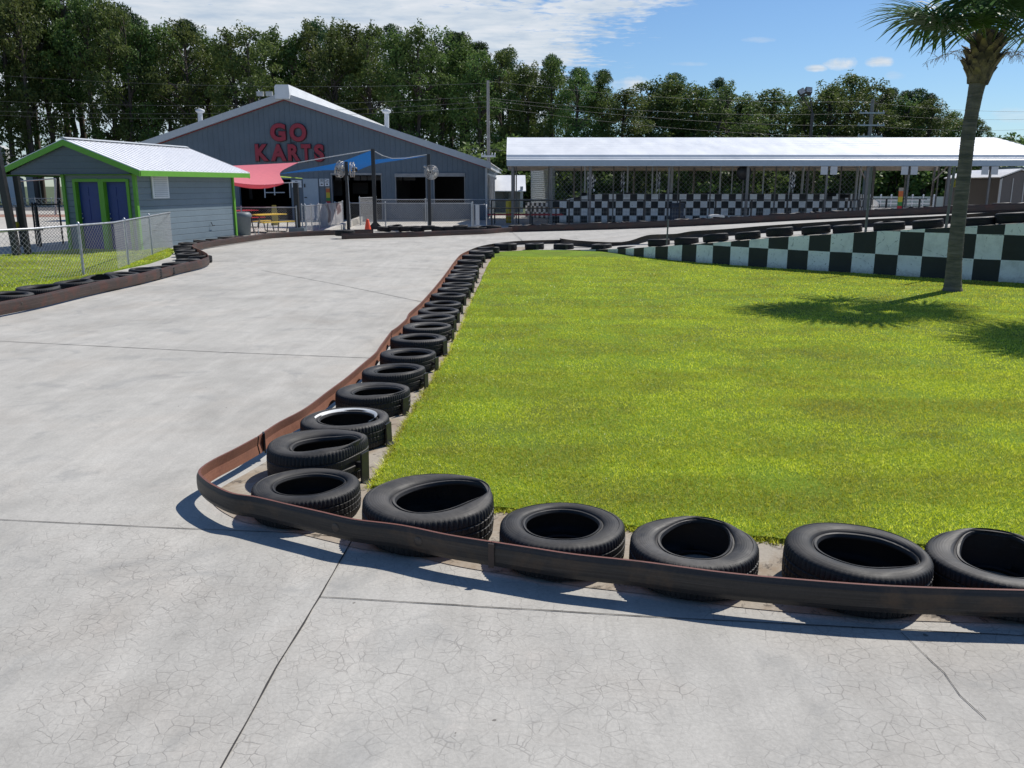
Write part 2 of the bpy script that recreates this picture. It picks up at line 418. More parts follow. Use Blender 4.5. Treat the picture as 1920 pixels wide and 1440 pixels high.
def mat_tyre():
    m, nt, b = newmat('weathered_rubber'); tc = nd(nt, 'ShaderNodeTexCoord'); oi = nd(nt, 'ShaderNodeObjectInfo')
    vm = nd(nt, 'ShaderNodeVectorMath'); vm.operation = 'ADD'
    nt.links.new(tc.outputs['Object'], vm.inputs[0]); nt.links.new(oi.outputs['Location'], vm.inputs[1])
    n1 = noise(nt, vm.outputs[0], 5, 6, 0.65, 0.4); n2 = noise(nt, vm.outputs[0], 90, 3)
    n4 = noise(nt, vm.outputs[0], 2.2, 5, 0.7, 0.8)
    col = ramp(nt, n1, [(0.3, (0.007, 0.007, 0.008)), (0.55, (0.013, 0.013, 0.014)), (0.72, (0.028, 0.027, 0.026))])
    geo = nd(nt, 'ShaderNodeNewGeometry'); sp = nd(nt, 'ShaderNodeSeparateXYZ'); nt.links.new(geo.outputs['Normal'], sp.inputs[0])
    dust = math_(nt, 'MULTIPLY', ramp(nt, sp.outputs[2], [(0.55, 0.0), (0.95, 0.8)]), ramp(nt, n4, [(0.38, 0.15), (0.58, 1.0)]))
    dust = math_(nt, 'MULTIPLY', dust, math_(nt, 'ADD', math_(nt, 'MULTIPLY', oi.outputs['Random'], 1.0), 0.25), clamp=True)
    col = mixc(nt, dust, col, (0.085, 0.078, 0.070))
    mps = nd(nt, 'ShaderNodeMapping'); mps.inputs['Scale'].default_value = (3, 3, 40); nt.links.new(vm.outputs[0], mps.inputs[0])
    scf = ramp(nt, noise(nt, mps.outputs[0], 3.0, 5, 0.7, 0.5), [(0.62, 0.0), (0.70, 0.5)])
    col = mixc(nt, scf, col, (0.075, 0.072, 0.068))
    nt.links.new(col, b.inputs['Base Color'])
    nt.links.new(ramp(nt, n1, [(0.3, 0.50), (0.7, 0.72)]), b.inputs['Roughness']); b.inputs['Specular IOR Level'].default_value = 0.36
    bp = nd(nt, 'ShaderNodeBump'); bp.inputs['Strength'].default_value = 0.12; bp.inputs['Distance'].default_value = 0.003
    so = nd(nt, 'ShaderNodeSeparateXYZ'); nt.links.new(tc.outputs['Object'], so.inputs[0])
    ang = math_(nt, 'ARCTAN2', so.outputs[1], so.outputs[0])
    rad = math_(nt, 'SQRT', math_(nt, 'ADD', math_(nt, 'MULTIPLY', so.outputs[0], so.outputs[0]), math_(nt, 'MULTIPLY', so.outputs[1], so.outputs[1])))
    tread = math_(nt, 'GREATER_THAN', rad, 0.318)
    rown = math_(nt, 'FLOOR', math_(nt, 'MULTIPLY', so.outputs[2], 26.0))
    fr = math_(nt, 'FRACT', math_(nt, 'ADD', math_(nt, 'ADD', math_(nt, 'MULTIPLY', ang, 9.5), math_(nt, 'MULTIPLY', so.outputs[2], 6.0)), math_(nt, 'MULTIPLY', rown, 0.37)))
    sipe = ramp(nt, fr, [(0.0, 0.0), (0.10, 0.0), (0.16, 1.0), (0.94, 1.0), (1.0, 0.0)])
    ringf = math_(nt, 'SINE', math_(nt, 'MULTIPLY', rad, 520.0))
    rings = math_(nt, 'MULTIPLY', math_(nt, 'MULTIPLY', ringf, 0.10), math_(nt, 'LESS_THAN', rad, 0.30))
    hgt = math_(nt, 'ADD', math_(nt, 'ADD', math_(nt, 'MULTIPLY', n2, 0.25), rings), math_(nt, 'MULTIPLY', math_(nt, 'MULTIPLY', sipe, tread), 1.6))
    bp.inputs['Strength'].default_value = 0.55
    nt.links.new(hgt, bp.inputs['Height']); nt.links.new(bp.outputs[0], b.inputs['Normal'])
    return m
M['tyre'] = mat_tyre()
M['whitewall'] = pm('whitewall_rubber', (0.75, 0.75, 0.73), 0.6, var=0.08)
M['black_steel'] = pm('black_painted_steel', (0.018, 0.018, 0.02), 0.45, var=0.3, scale=10)
M['galv'] = pm('galvanised_steel', (0.42, 0.43, 0.44), 0.42, 0.7, var=0.2, scale=14)
M['wire'] = pm('chainlink_wire', (0.30, 0.31, 0.32), 0.5, 0.4, var=0.15)
M['dark_wire'] = pm('dull_netting_wire', (0.34, 0.37, 0.37), 0.6, 0.2)
M['grey_post'] = pm('grey_painted_post', (0.16, 0.155, 0.15), 0.55, var=0.2, scale=5)
M['white_metal'] = pm('white_roof_metal', (0.74, 0.75, 0.76), 0.42, 0.0, var=0.07, scale=1.2, stretch=(1, 0.3, 1))
M['white_paint'] = pm('white_paint', (0.72, 0.73, 0.74), 0.5, var=0.06)
M['trim_white'] = pm('pale_trim', (0.50, 0.52, 0.54), 0.5, var=0.06)
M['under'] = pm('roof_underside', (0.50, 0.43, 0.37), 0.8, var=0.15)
M['green'] = pm('lime_green_trim', (0.13, 0.36, 0.03), 0.5, var=0.08)
M['blue_door'] = pm('blue_door_paint', (0.022, 0.045, 0.22), 0.45, var=0.1)
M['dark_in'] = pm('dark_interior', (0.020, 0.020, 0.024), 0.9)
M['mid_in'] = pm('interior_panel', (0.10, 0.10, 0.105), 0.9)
M['red_sign'] = pm('red_letter_face', (0.33, 0.018, 0.04), 0.4, var=0.15, scale=3)
M['red_dark'] = pm('letter_return', (0.06, 0.008, 0.014), 0.5)
M['red_line'] = pm('red_trim_line', (0.25, 0.03, 0.03), 0.6)
M['pink'] = pm('pink_sail', (0.80, 0.22, 0.27), 0.7, var=0.05, trans=0.35)
M['blue_sail'] = pm('blue_sail', (0.006, 0.10, 0.32), 0.8, var=0.06, trans=0.4)
M['rope'] = pm('white_rope', (0.6, 0.6, 0.6), 0.7)
M['yellow'] = pm('yellow_bench_paint', (0.75, 0.52, 0.04), 0.45, var=0.08)
M['red_bench'] = pm('red_bench_paint', (0.50, 0.03, 0.04), 0.45, var=0.1)
M['wood'] = pm('weathered_wood', (0.42, 0.25, 0.11), 0.7, var=0.2, scale=5)
M['orange'] = pm('cone_orange', (0.85, 0.09, 0.03), 0.45, var=0.06)
M['bin'] = pm('grey_bin_plastic', (0.12, 0.15, 0.17), 0.5, var=0.1)
M['navy'] = pm('navy_cabinet', (0.015, 0.03, 0.06), 0.45)
M['lens'] = pm('floodlight_glass', (0.35, 0.36, 0.36), 0.25)
M['fan'] = pm('fan_cage_metal', (0.5, 0.48, 0.45), 0.35, 0.6)
M['black_plastic'] = pm('black_plastic', (0.015, 0.015, 0.018), 0.5)
M['asphalt'] = pm('asphalt', (0.11, 0.105, 0.105), 0.9, var=0.2, scale=2, bump=0.2)
M['dirt'] = pm('red_dirt', (0.33, 0.19, 0.14), 0.95, var=0.25, scale=1)
M['field'] = pm('far_ground_grass', (0.06, 0.085, 0.03), 0.95, var=0.35, scale=0.3)
M['pale_fence'] = pm('pale_green_fence', (0.42, 0.49, 0.47), 0.6, var=0.05)
M['grey_shed'] = pm('grey_shed_metal', (0.13, 0.12, 0.12), 0.6, var=0.1)
M['grey_wall'] = pm('grey_outbuilding', (0.20, 0.21, 0.21), 0.6, var=0.1)
M['flag_w'] = pm('flag_white', (0.8, 0.8, 0.8), 0.7)
M['boot'] = pm('palm_boot', (0.21, 0.155, 0.085), 0.8, var=0.45, scale=7, c2=(0.05, 0.038, 0.028), c2amt=0.5)
M['palm_trunk'] = pm('palm_trunk', (0.17, 0.145, 0.12), 0.9, var=0.4, scale=3, stretch=(1, 1, 7), bump=1.0, bscale=14, c2=(0.085, 0.08, 0.068), c2amt=0.48)
M['frond'] = pm('palm_frond', (0.075, 0.14, 0.05), 0.4, var=0.35, scale=3, trans=0.35, spec=0.2)
M['frond_dry'] = pm('dry_palm_flower', (0.42, 0.26, 0.15), 0.8, var=0.2)
M['petiole'] = pm('palm_petiole', (0.10, 0.13, 0.035), 0.5, var=0.25)
M['window'] = pm('dark_glass', (0.03, 0.04, 0.045), 0.15)
M['flower'] = pm('yellow_flower', (0.6, 0.6, 0.08), 0.7, trans=0.3)

def mat_siding(name, c, step, horiz=True, lap=True, depth=0.012):
    m, nt, b = newmat(name); P = geo_pos(nt); sp = nd(nt, 'ShaderNodeSeparateXYZ'); nt.links.new(P, sp.inputs[0])
    k = sp.outputs[2] if horiz else math_(nt, 'ADD', sp.outputs[0], math_(nt, 'MULTIPLY', sp.outputs[1], 0.97))
    fr = math_(nt, 'FRACT', math_(nt, 'DIVIDE', k, step))
    groove = ramp(nt, fr, [(0.0, 0.0), (0.07, 1.0), (0.93, 1.0), (1.0, 0.75)])
    n = noise(nt, P, 0.8, 6, 0.6); n2 = noise(nt, P, 14, 4, 0.6)
    col = ramp(nt, n, [(0.3, tuple(x * 0.9 for x in c)), (0.7, tuple(x * 1.08 for x in c))])
    col = mixc(nt, 0.25, col, ramp(nt, n2, [(0.3, 0.4), (0.7, 0.6)]), 'OVERLAY')
    nt.links.new(col, b.inputs['Base Color']); b.inputs['Roughness'].default_value = 0.55
    bp = nd(nt, 'ShaderNodeBump'); bp.inputs['Strength'].default_value = 1.0; bp.inputs['Distance'].default_value = depth
    nt.links.new(groove, bp.inputs['Height']); nt.links.new(bp.outputs[0], b.inputs['Normal'])
    return m
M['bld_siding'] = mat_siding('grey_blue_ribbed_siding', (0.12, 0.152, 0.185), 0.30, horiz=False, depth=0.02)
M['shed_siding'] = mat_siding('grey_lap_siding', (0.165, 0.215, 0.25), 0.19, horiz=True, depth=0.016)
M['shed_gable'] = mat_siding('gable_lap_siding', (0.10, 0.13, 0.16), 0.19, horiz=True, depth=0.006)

def mat_checker(name, white, black, cracks=True):
    m, nt, b = newmat(name); tc = nd(nt, 'ShaderNodeTexCoord'); P = geo_pos(nt)
    wob = nd(nt, 'ShaderNodeTexNoise'); wob.inputs['Scale'].default_value = 1.6; wob.inputs['Detail'].default_value = 4; nt.links.new(P, wob.inputs['Vector'])
    vm = nd(nt, 'ShaderNodeVectorMath'); vm.operation = 'MULTIPLY_ADD'
    nt.links.new(wob.outputs['Color'], vm.inputs[0]); vm.inputs[1].default_value = (0.035, 0.035, 0); nt.links.new(tc.outputs['UV'], vm.inputs[2])
    ch = nd(nt, 'ShaderNodeTexChecker'); ch.inputs['Scale'].default_value = 1.0
    nt.links.new(vm.outputs[0], ch.inputs['Vector'])
    n = noise(nt, P, 2.2, 7, 0.7, 0.3); nf = noise(nt, P, 18, 4, 0.6)
    w = ramp(nt, n, [(0.28, tuple(x * 0.72 for x in white)), (0.5, white), (0.8, tuple(min(1, x * 1.06) for x in white))])
    if cracks:
        vo = nd(nt, 'ShaderNodeTexVoronoi'); vo.feature = 'DISTANCE_TO_EDGE'; vo.inputs['Scale'].default_value = 1.7
        nt.links.new(P, vo.inputs['Vector'])
        k = math_(nt, 'MULTIPLY', ramp(nt, vo.outputs['Distance'], [(0, 1.0), (0.012, 0.0)]), ramp(nt, nf, [(0.5, 0.0), (0.58, 0.8)]))
        w = mixc(nt, k, w, (0.10, 0.11, 0.10))
    spz = nd(nt, 'ShaderNodeSeparateXYZ'); nt.links.new(P, spz.inputs[0])
    grime = math_(nt, 'MULTIPLY', ramp(nt, math_(nt, 'ADD', spz.outputs[2], math_(nt, 'MULTIPLY', nf, 0.25)), [(0.12, 1.0), (0.30, 0.0)]), 0.7)
    w = mixc(nt, grime, w, (0.22, 0.21, 0.16))
    w = mixc(nt, math_(nt, 'MULTIPLY', ramp(nt, nf, [(0.60, 0.0), (0.66, 1.0)]), ramp(nt, n, [(0.5, 0.0), (0.6, 0.8)])), w, (0.20, 0.21, 0.20))
    bl = ramp(nt, n, [(0.3, tuple(x * 0.7 for x in black)), (0.7, tuple(x * 1.5 for x in black))])
    nt.links.new(mixc(nt, ch.outputs['Fac'], bl, w), b.inputs['Base Color']); b.inputs['Roughness'].default_value = 0.55
    bp = nd(nt, 'ShaderNodeBump'); bp.inputs['Strength'].default_value = 0.4; bp.inputs['Distance'].default_value = 0.01
    nt.links.new(n, bp.inputs['Height']); nt.links.new(bp.outputs[0], b.inputs['Normal'])
    return m
M['checker'] = mat_checker('painted_checker', (0.85, 0.86, 0.85), (0.012, 0.016, 0.017))
M['checker_far'] = mat_checker('far_painted_checker', (0.95, 0.94, 0.94), (0.02, 0.02, 0.022), False)

# ------------------------------------------------------------------ ground sheets
def flat(name, pts, z, mat, thick=0.0, kind='structure', **k):
    mb = MB(); P = [(p[0], p[1], z) for p in pts]
    if thick: mb.prism([(p[0], p[1], z - thick) for p in pts], (0, 0, thick))
    else: mb.add(P, [tuple(range(len(P)))])
    me = mb.mesh(name)
    if me.polygons[0].normal.z < 0 and not thick: me.flip_normals()
    return obj(name, me, mat, kind=kind, **k)

flat('ground', [(-900, -300), (900, -300), (900, 1500), (-900, 1500)], -0.03, M['field'])
flat('plaza', [(-22, 24), (34, 24), (34, 62), (-22, 62)], -0.012, M['plaza'])
flat('track', [(-30, -8), (40, -8), (40, 30), (25, 40), (-3, 39), (-12, 38), (-30, 30)], 0.0, M['track'])
flat('car_park', [(-90, 40), (-22, 40), (-22, 56), (-90, 56)], -0.018, M['plaza'])
flat('dirt_strip', [(-95, 56.1), (-16.5, 56.1), (-16.5, 61), (-95, 61)], -0.02, M['dirt'])
flat('pavement', [(-110, 61.1), (-24, 61.1), (-24, 70), (-110, 70)], -0.016, M['plaza'])
flat('road', [(-140, 70.2), (-20, 70.2), (-20, 82), (-140, 82)], -0.02, M['asphalt'])
flat('far_pavement', [(-140, 84), (-20, 84), (-20, 87), (-140, 87)], -0.016, M['plaza'])

def joint(pts, w=0.016, z=0.0):
    mb = MB(); P = [G(*p) for p in pts]; Q = []
    for a, b in zip(P[:-1], P[1:]):
        n = max(2, int((b - a).length / 0.12))
        for i in range(n): Q.append(a.lerp(b, i / n))
    Q.append(P[-1]); vs = []; rd = random.Random(len(Q))
    for i, p in enumerate(Q):
        d = (Q[min(i + 1, len(Q) - 1)] - Q[max(i - 1, 0)]).normalized(); n = Vector((-d.y, d.x, 0))
        ww = w * (0.7 + 0.6 * rd.random()) / 2; o = n * rd.uniform(-0.002, 0.002)
        vs += [p + n * ww + o, p - n * ww + o]
    mb.add([(v.x, v.y, 0.004) for v in vs], [(2 * i, 2 * i + 1, 2 * i + 3, 2 * i + 2) for i in range(len(Q) - 1)])
    me = mb.mesh('slab_joint')
    if me.polygons[0].normal.z < 0: me.flip_normals()
    return obj('slab_joint', me, M['joint'], kind='structure')
joint([(-150, 968), (0, 975), (375, 993), (560, 1000), (655, 1010)], 0.006)
joint([(600, 1120), (900, 1138), (1240, 1158), (1500, 1172), (1920, 1193), (2200, 1205)], 0.006)
joint([(668, 1000), (655, 1022), (600, 1120), (520, 1250), (415, 1440), (330, 1600)], 0.008)
joint([(-200, 632), (0, 640), (400, 660), (700, 672)], 0.012)
joint([(490, 507), (640, 535), (795, 567)], 0.012)
joint([(400, 490), (600, 497), (850, 507)], 0.014)
joint([(1690, 1187), (1730, 1225), (1770, 1262), (1800, 1305), (1850, 1350)], 0.0032)

# ------------------------------------------------------------------ lawn
def catmull(P, n=8):
    out = []
    for i in range(len(P) - 1):
        p0, p1, p2, p3 = P[max(i - 1, 0)], P[i], P[i + 1], P[min(i + 2, len(P) - 1)]
        for k in range(n):
            t = k / n
            out.append(0.5 * ((2 * p1) + (p2 - p0) * t + (2 * p0 - 5 * p1 + 4 * p2 - p3) * t * t + (3 * p1 - p0 - 3 * p2 + p3) * t ** 3))
    out.append(P[-1].copy()); return out

edge_left = [(930, 474), (918, 492), (905, 520), (890, 556), (876, 590), (862, 625), (850, 655), (835, 682), (815, 715), (797, 742), (778, 775),
             (757, 812), (742, 845), (722, 880), (702, 916)]
edge_front = [(800, 936), (920, 957), (1040, 975), (1160, 992), (1300, 1006), (1430, 1016), (1735, 1028), (2000, 1037), (2500, 1045)]
WALL_PX = [(1000, 470.5, 469.5), (1070, 471, 468.5), (1130, 473.5, 467.5), (1160, 477, 466.5), (1190, 482, 465.2), (1217, 485.5, 463), (1250, 489, 461.5), (1313, 495, 456.7),
           (1382, 500, 451.7), (1455, 505, 444.8), (1531, 510, 440.5), (1617, 515, 434.6), (1709, 521.5, 430), (1800, 527, 424.5), (1920, 534, 417.5), (2080, 543, 408), (2300, 556, 397)]
wall_base = [G(p[0], p[1]) for p in WALL_PX]
wall_topz = [V(p[0], p[2], b.y).z for p, b in zip(WALL_PX, wall_base)]
lawn_pts = [G(*p) for p in edge_left + edge_front]
el = catmull([G(*p) for p in edge_left], 6); ef = catmull([G(*p) for p in edge_front], 6)
rd = random.Random(3)
border = [p + Vector((rd.uniform(-.02, .02), rd.uniform(-.02, .02), 0)) for p in el + ef]
wb = [p for p in wall_base]
lawn_poly = border + [Vector((wb[-1].x + 3, ef[-1].y, 0)), Vector((wb[-1].x + 3, wb[-1].y - 2, 0))] + wb[::-1]
flat('lawn', lawn_poly, 0.03, M['lawn'], thick=0.03)

left_lawn_px = [(-260, 600), (-150, 575), (0, 553), (100, 533), (200, 512), (280, 495), (318, 482), (330, 470), (300, 463), (268, 466), (200, 464), (80, 474), (0, 480), (-260, 486)]
left_poly = [G(*p) for p in left_lawn_px]
flat('side_lawn', left_poly, 0.03, M['lawn'], thick=0.03)

def inside(poly, X, Y):
    res = np.zeros(len(X), bool); n = len(poly)
    for i in range(n):
        x1, y1 = poly[i][0], poly[i][1]; x2, y2 = poly[(i + 1) % n][0], poly[(i + 1) % n][1]
        c = ((y1 > Y) != (y2 > Y)) & (X < (x2 - x1) * (Y - y1) / (y2 - y1 + 1e-12) + x1)
        res ^= c
    return res

def blades(name, poly, zones, label):
    XS = [p[0] for p in poly]; YS = [p[1] for p in poly]; allv = []; 
    for y0, y1, dens, h, w in zones:
        ya, yb = max(y0, min(YS)), min(y1, max(YS))
        if yb <= ya: continue
        xa = max(min(XS), -0.66 * yb - 1); xb = min(max(XS), 0.66 * yb + 1)
        if xb <= xa: continue
        n = int((yb - ya) * (xb - xa) * dens)
        X = rng.uniform(xa, xb, n); Y = rng.uniform(ya, yb, n)
        thin = np.sin(X * 1.7 + np.sin(Y * 1.3) * 2) * np.sin(Y * 2.1 + np.sin(X * 1.9) * 1.5) + .5 * np.sin(X * 6.3 + Y * 5.1)
        k = inside(poly, X, Y) & (np.abs(X) < 0.64 * Y + 1.0) & (rng.uniform(0, 1, n) > np.clip(thin - .55, 0, .55)); X, Y = X[k], Y[k]; n = len(X)
        a = rng.uniform(0, 2 * np.pi, n); ln = rng.uniform(0.2, 1.0, n) * h; la = rng.uniform(0, 2 * np.pi, n)
        hh = h * rng.uniform(0.45, 1.15, n); ww = w * rng.uniform(0.6, 1.3, n)
        b = np.stack([X, Y, np.full(n, 0.025)], 1); o = np.stack([np.cos(a) * ww / 2, np.sin(a) * ww / 2, np.zeros(n)], 1)
        t = b + np.stack([np.cos(la) * ln, np.sin(la) * ln, hh], 1)
        allv.append(np.stack([b - o, b + o, t], 1).reshape(-1, 3))
    vv = np.concatenate(allv); n = len(vv) // 3
    me = bpy.data.meshes.new(name); me.vertices.add(len(vv)); me.vertices.foreach_set('co', vv.ravel())
    me.loops.add(len(vv)); me.loops.foreach_set('vertex_index', np.arange(len(vv), dtype=np.int32))
    me.polygons.add(n); me.polygons.foreach_set('loop_start', np.arange(0, len(vv), 3, dtype=np.int32))
    me.polygons.foreach_set('loop_total', np.full(n, 3, dtype=np.int32)); me.update(calc_edges=True)
    return obj(name, me, M['blades'], kind='stuff', label=label, cat='grass', recentre=False)
blades('grass', lawn_poly, [(3, 6.2, 11000, 0.028, 0.0055), (6.2, 9, 6500, 0.026, 0.0075), (9, 14, 2800, 0.025, 0.012), (14, 24, 1000, 0.025, 0.021)],
       'mown bright green grass of the big lawn inside the track')
def fringe(path, n, lab):
    """ragged longer blades hanging over the mown edge"""
    V_ = []; m_ = len(path) - 1
    for _ in range(n):
        i = rd.randrange(m_); p = path[i].lerp(path[i + 1], rd.random()); p = p + Vector((rd.gauss(0, .022), rd.gauss(0, .022), 0))
        if p.y > 16: continue
        a = rd.uniform(0, 6.28); l = rd.uniform(0, 6.28); h = rd.uniform(.02, .048); w = .0035; ln = rd.uniform(.01, .06)
        V_ += [(p.x - w * math.cos(a), p.y - w * math.sin(a), 0.004), (p.x + w * math.cos(a), p.y + w * math.sin(a), 0.004), (p.x + ln * math.cos(l), p.y + ln * math.sin(l), h)]
    mb = MB(); mb.add(V_, [(3 * i, 3 * i + 1, 3 * i + 2) for i in range(len(V_) // 3)]); me = mb.mesh('grass')
    obj('grass', me, M['blades'], kind='stuff', label=lab, cat='grass', recentre=False)
fringe(border, 16000, 'ragged longer grass along the edge of the big lawn beside the tyres')
blades('grass', left_poly, [(12, 34, 700, 0.035, 0.022)], 'green grass of the side lawn behind the chain link fence')

# ------------------------------------------------------------------ rails
def railmesh(mb, path, h0, h1, side, outer=0, inner=1, top=2, thick=0.012, bulge=0.014):
    """path: list of ground points; side=+1: track is on the left of the path"""
    H = h1 - h0
    prof = [(0, 0, 'o'), (bulge, 0.22, 'o'), (bulge * 1.15, 0.5, 'o'), (bulge, 0.8, 'o'), (0.002, 1.0, 't'), (-thick, 1.0, 'i'), (bulge * 1.15 - thick - .004, 0.5, 'i'), (-thick, 0, 'b')]
    n = len(path); k = len(prof); vs = []; dist = [0]
    for i in range(1, n): dist.append(dist[-1] + (path[i] - path[i - 1]).length)
    for i, p in enumerate(path):
        d = (path[min(i + 1, n - 1)] - path[max(i - 1, 0)]); d.z = 0; d.normalize()
        nn = Vector((-d.y, d.x, 0)) * side
        for o, t, _ in prof: vs.append(p + nn * o + Vector((0, 0, h0 + H * t)))
    mats = {'o': outer, 't': top, 'i': inner, 'b': outer}
    for j in range(k):
        fs = []; uvs = []
        t0 = prof[j][1]; t1 = prof[(j + 1) % k][1]
        for i in range(n - 1):
            f = (i * k + j, (i + 1) * k + j, (i + 1) * k + (j + 1) % k, i * k + (j + 1) % k)
            fs.append(f if side > 0 else f[::-1])
            u = [(dist[i], t0), (dist[i + 1], t0), (dist[i + 1], t1), (dist[i], t1)]
            uvs.append(u if side > 0 else u[::-1])
        mb.add(vs, fs, mats[prof[j][2]], prof[j][2] != 't', uvs)
    mb.add(vs, [tuple(range(k)), tuple((n - 1) * k + j for j in range(k))], outer)
RM = [M['rail_out'], M['rail_in'], M['rail_top']]
def rail(pxs, ztop, label, h0=0.068, side=1, mats=None, h1=None, grp='steel guard rails around the track', extra=None):
    P = catmull([G(x, y, ztop) if not isinstance(x, Vector) else x for x, y in pxs], 6)
    for p in P: p.z = 0
    mb = MB(); railmesh(mb, P, h0, h1 or ztop, side)
    return obj('guard_rail', mb, mats or RM, label=label, cat='guard rail', group=grp), P

seg_front = [(2300, 1116), (2100, 1112), (1920, 1107), (1800, 1104), (1650, 1098), (1500, 1087), (1360, 1074), (1200, 1053), (1080, 1040), (1000, 1028), (922, 1016)]
seg_corner = [(921, 1016), (840, 1003), (752, 985), (665, 974), (602, 960), (540, 946), (480, 932), (435, 925), (402, 911), (382, 898), (372, 885), (380, 874), (402, 860), (440, 841), (481, 819)]
seg_a = [(483, 818), (500, 806), (525, 790), (572, 765), (615, 733), (650, 707), (682, 680), (704, 661), (713, 648), (733, 621)]
seg_b = [(734, 620), (747, 611), (762, 597), (767, 587), (785, 571), (793, 563), (810, 544), (829, 521), (841, 505), (852, 490), (864, 477), (880, 469)]
seg_c = [(881, 468.5), (897, 462.5), (920, 457.5), (945, 454), (975, 451.5), (1010, 450.3), (1050, 449.5)]
r1, p1 = rail(seg_front, 0.20, 'long dark scuffed steel rail sweeping along the front of the nearest tyres', side=1)
r2, p2 = rail(seg_corner, 0.20, 'curved steel rail wrapping the near corner of the track', side=1)
r3, p3 = rail(seg_a, 0.20, 'rusty steel rail running up from the near corner past the white striped tyre', side=1)
r4, p4 = rail(seg_b, 0.20, 'rusty steel rail beside the middle of the tyre row along the left lawn edge', side=1)
r5, p5 = rail(seg_c, 0.20, 'short dark rail curving round the far corner of the lawn', side=1, mats=[M['rail_out'], M['rail_out'], M['rail_out']])
# seam plates and weld scars as sub parts of the corner rail
def plate(parent, px, py, w, h, mat, ztop=0.215, name='joint_plate', off=0.025):
    c = G(px, py, ztop); mb = MB()
    mb.box((c.x, c.y, 0.135), (w, 0.006, h)); o = obj(name, mb, mat, parent); return o
mb = MB(); c = G(487, 813, .20); mb.box((c.x + .025, c.y + .01, 0.13), (0.012, 0.05, 0.15), R(25)); obj('joint_plate', mb, M['black_steel'], r3)
mb = MB(); c = G(921, 1016, .20); mb.box((c.x, c.y - .022, 0.134), (0.03, 0.008, 0.130), R(-8)); obj('joint_plate', mb, M['rail_brown'], r1)
def bolts(parent, path, every, sgn=1, zz=.135, phase=.3):
    """round weld scars and bolt heads on the track face of a rail"""
    acc = phase; 
    for a, b in zip(path[:-1], path[1:]):
        L_ = (b - a).length
        while acc < L_:
            p = a.lerp(b, acc / L_); d = (b - a).normalized(); n_ = Vector((-d.y, d.x, 0)) * sgn
            mb = MB(); mb.lathe([(0, .005), (.012, .005), (.022, .002), (.026, 0)], seg=12)
            T = Matrix.Translation((p.x + n_.x * .017, p.y + n_.y * .017, zz)) @ n_.to_track_quat('Z', 'Y').to_matrix().to_4x4()
            mb.v = [tuple(T @ Vector(v)) for v in mb.v]; obj('bolt_head', mb, M['bolt'], parent); acc += every
        acc -= L_
M['bolt'] = pm('worn_bolt_steel', (0.075, 0.06, 0.05), 0.5, 0.4, var=.3, scale=20)

# concrete verge under the tyres between the rail and the lawn
rp = p1[::1] + p2 + p3 + p4 + p5
vp = [((p + (Vector((3.2, 9.0, 0)) - p).normalized() * (.06 if p.y < 20 else .03)).x, (p + (Vector((3.2, 9.0, 0)) - p).normalized() * .06).y) for p in rp] + [(wb[1].x, wb[1].y)] + [(b.x, b.y) for b in (el + ef)]
flat('verge', [(p[0], p[1]) for p in vp], 0.004, M['verge'])

# left / far rails
seg_l1 = [(-200, 603), (0, 566), (75, 552), (175, 530), (265, 512), (337, 495), (375, 487), (391, 481)]
seg_l2 = [(391, 480.5), (388, 475), (376, 468.5), (366, 464.5), (361.5, 461), (364, 458), (375, 455), (412, 449), (480, 440), (513, 436.5), (560, 433.8), (608, 431.8), (655, 430.5), (700, 430)]
seg_l3 = [(640, 438), (665, 437.5), (700, 436.5), (740, 435.5), (780, 434.5), (823, 432.7), (870, 431), (910, 429.5), (940, 427.2), (960, 425.8)]
BR = [M['rail_brown'], M['rail_in'], M['rail_top']]
l1, pl1 = rail(seg_l1, 0.235, 'brown steel rail at left in front of the chain link fence', side=-1, mats=BR, h0=0.03)
l2, pl2 = rail(seg_l2, 0.235, 'rust brown steel rail curving past the shed and picnic table', side=-1, mats=BR, h0=0.03)
l3, pl3 = rail(seg_l3, 0.235, 'dark brown rail beyond the lone tyre near the orange cone', side=-1, mats=BR, h0=0.03)
bolts(r2, p2, 5.0, phase=.93); bolts(r2, p2, 5.0, phase=.42); bolts(l1, pl1, 2.1, -1, .15)

# ------------------------------------------------------------------ ramp with retaining wall
def off(P, d):
    out = []
    for i, p in enumerate(P):
        t = (P[min(i + 1, len(P) - 1)] - P[max(i - 1, 0)]); t.z = 0; t.normalize()
        out.append(Vector((p.x - t.y * d, p.y + t.x * d, p.z)))
    return out
wl = [Vector((b.x, b.y, 0)) for b in wall_base]
LA, LB = wl[6], wl[14]
outer_px = [(960, 435.5), (1050, 432.5), (1150, 429.8), (1240, 426.5), (1300, 423.5), (1400, 418.5), (1500, 413), (1600, 408.5), (1700, 404.5), (1800, 400), (1920, 395.5), (2080, 389), (2300, 381)]
OA = G(960, 435.5); OB = Vector((16.8, 29.0, 0))
outer = [onplane(x, y, OA, OB) for x, y in outer_px]
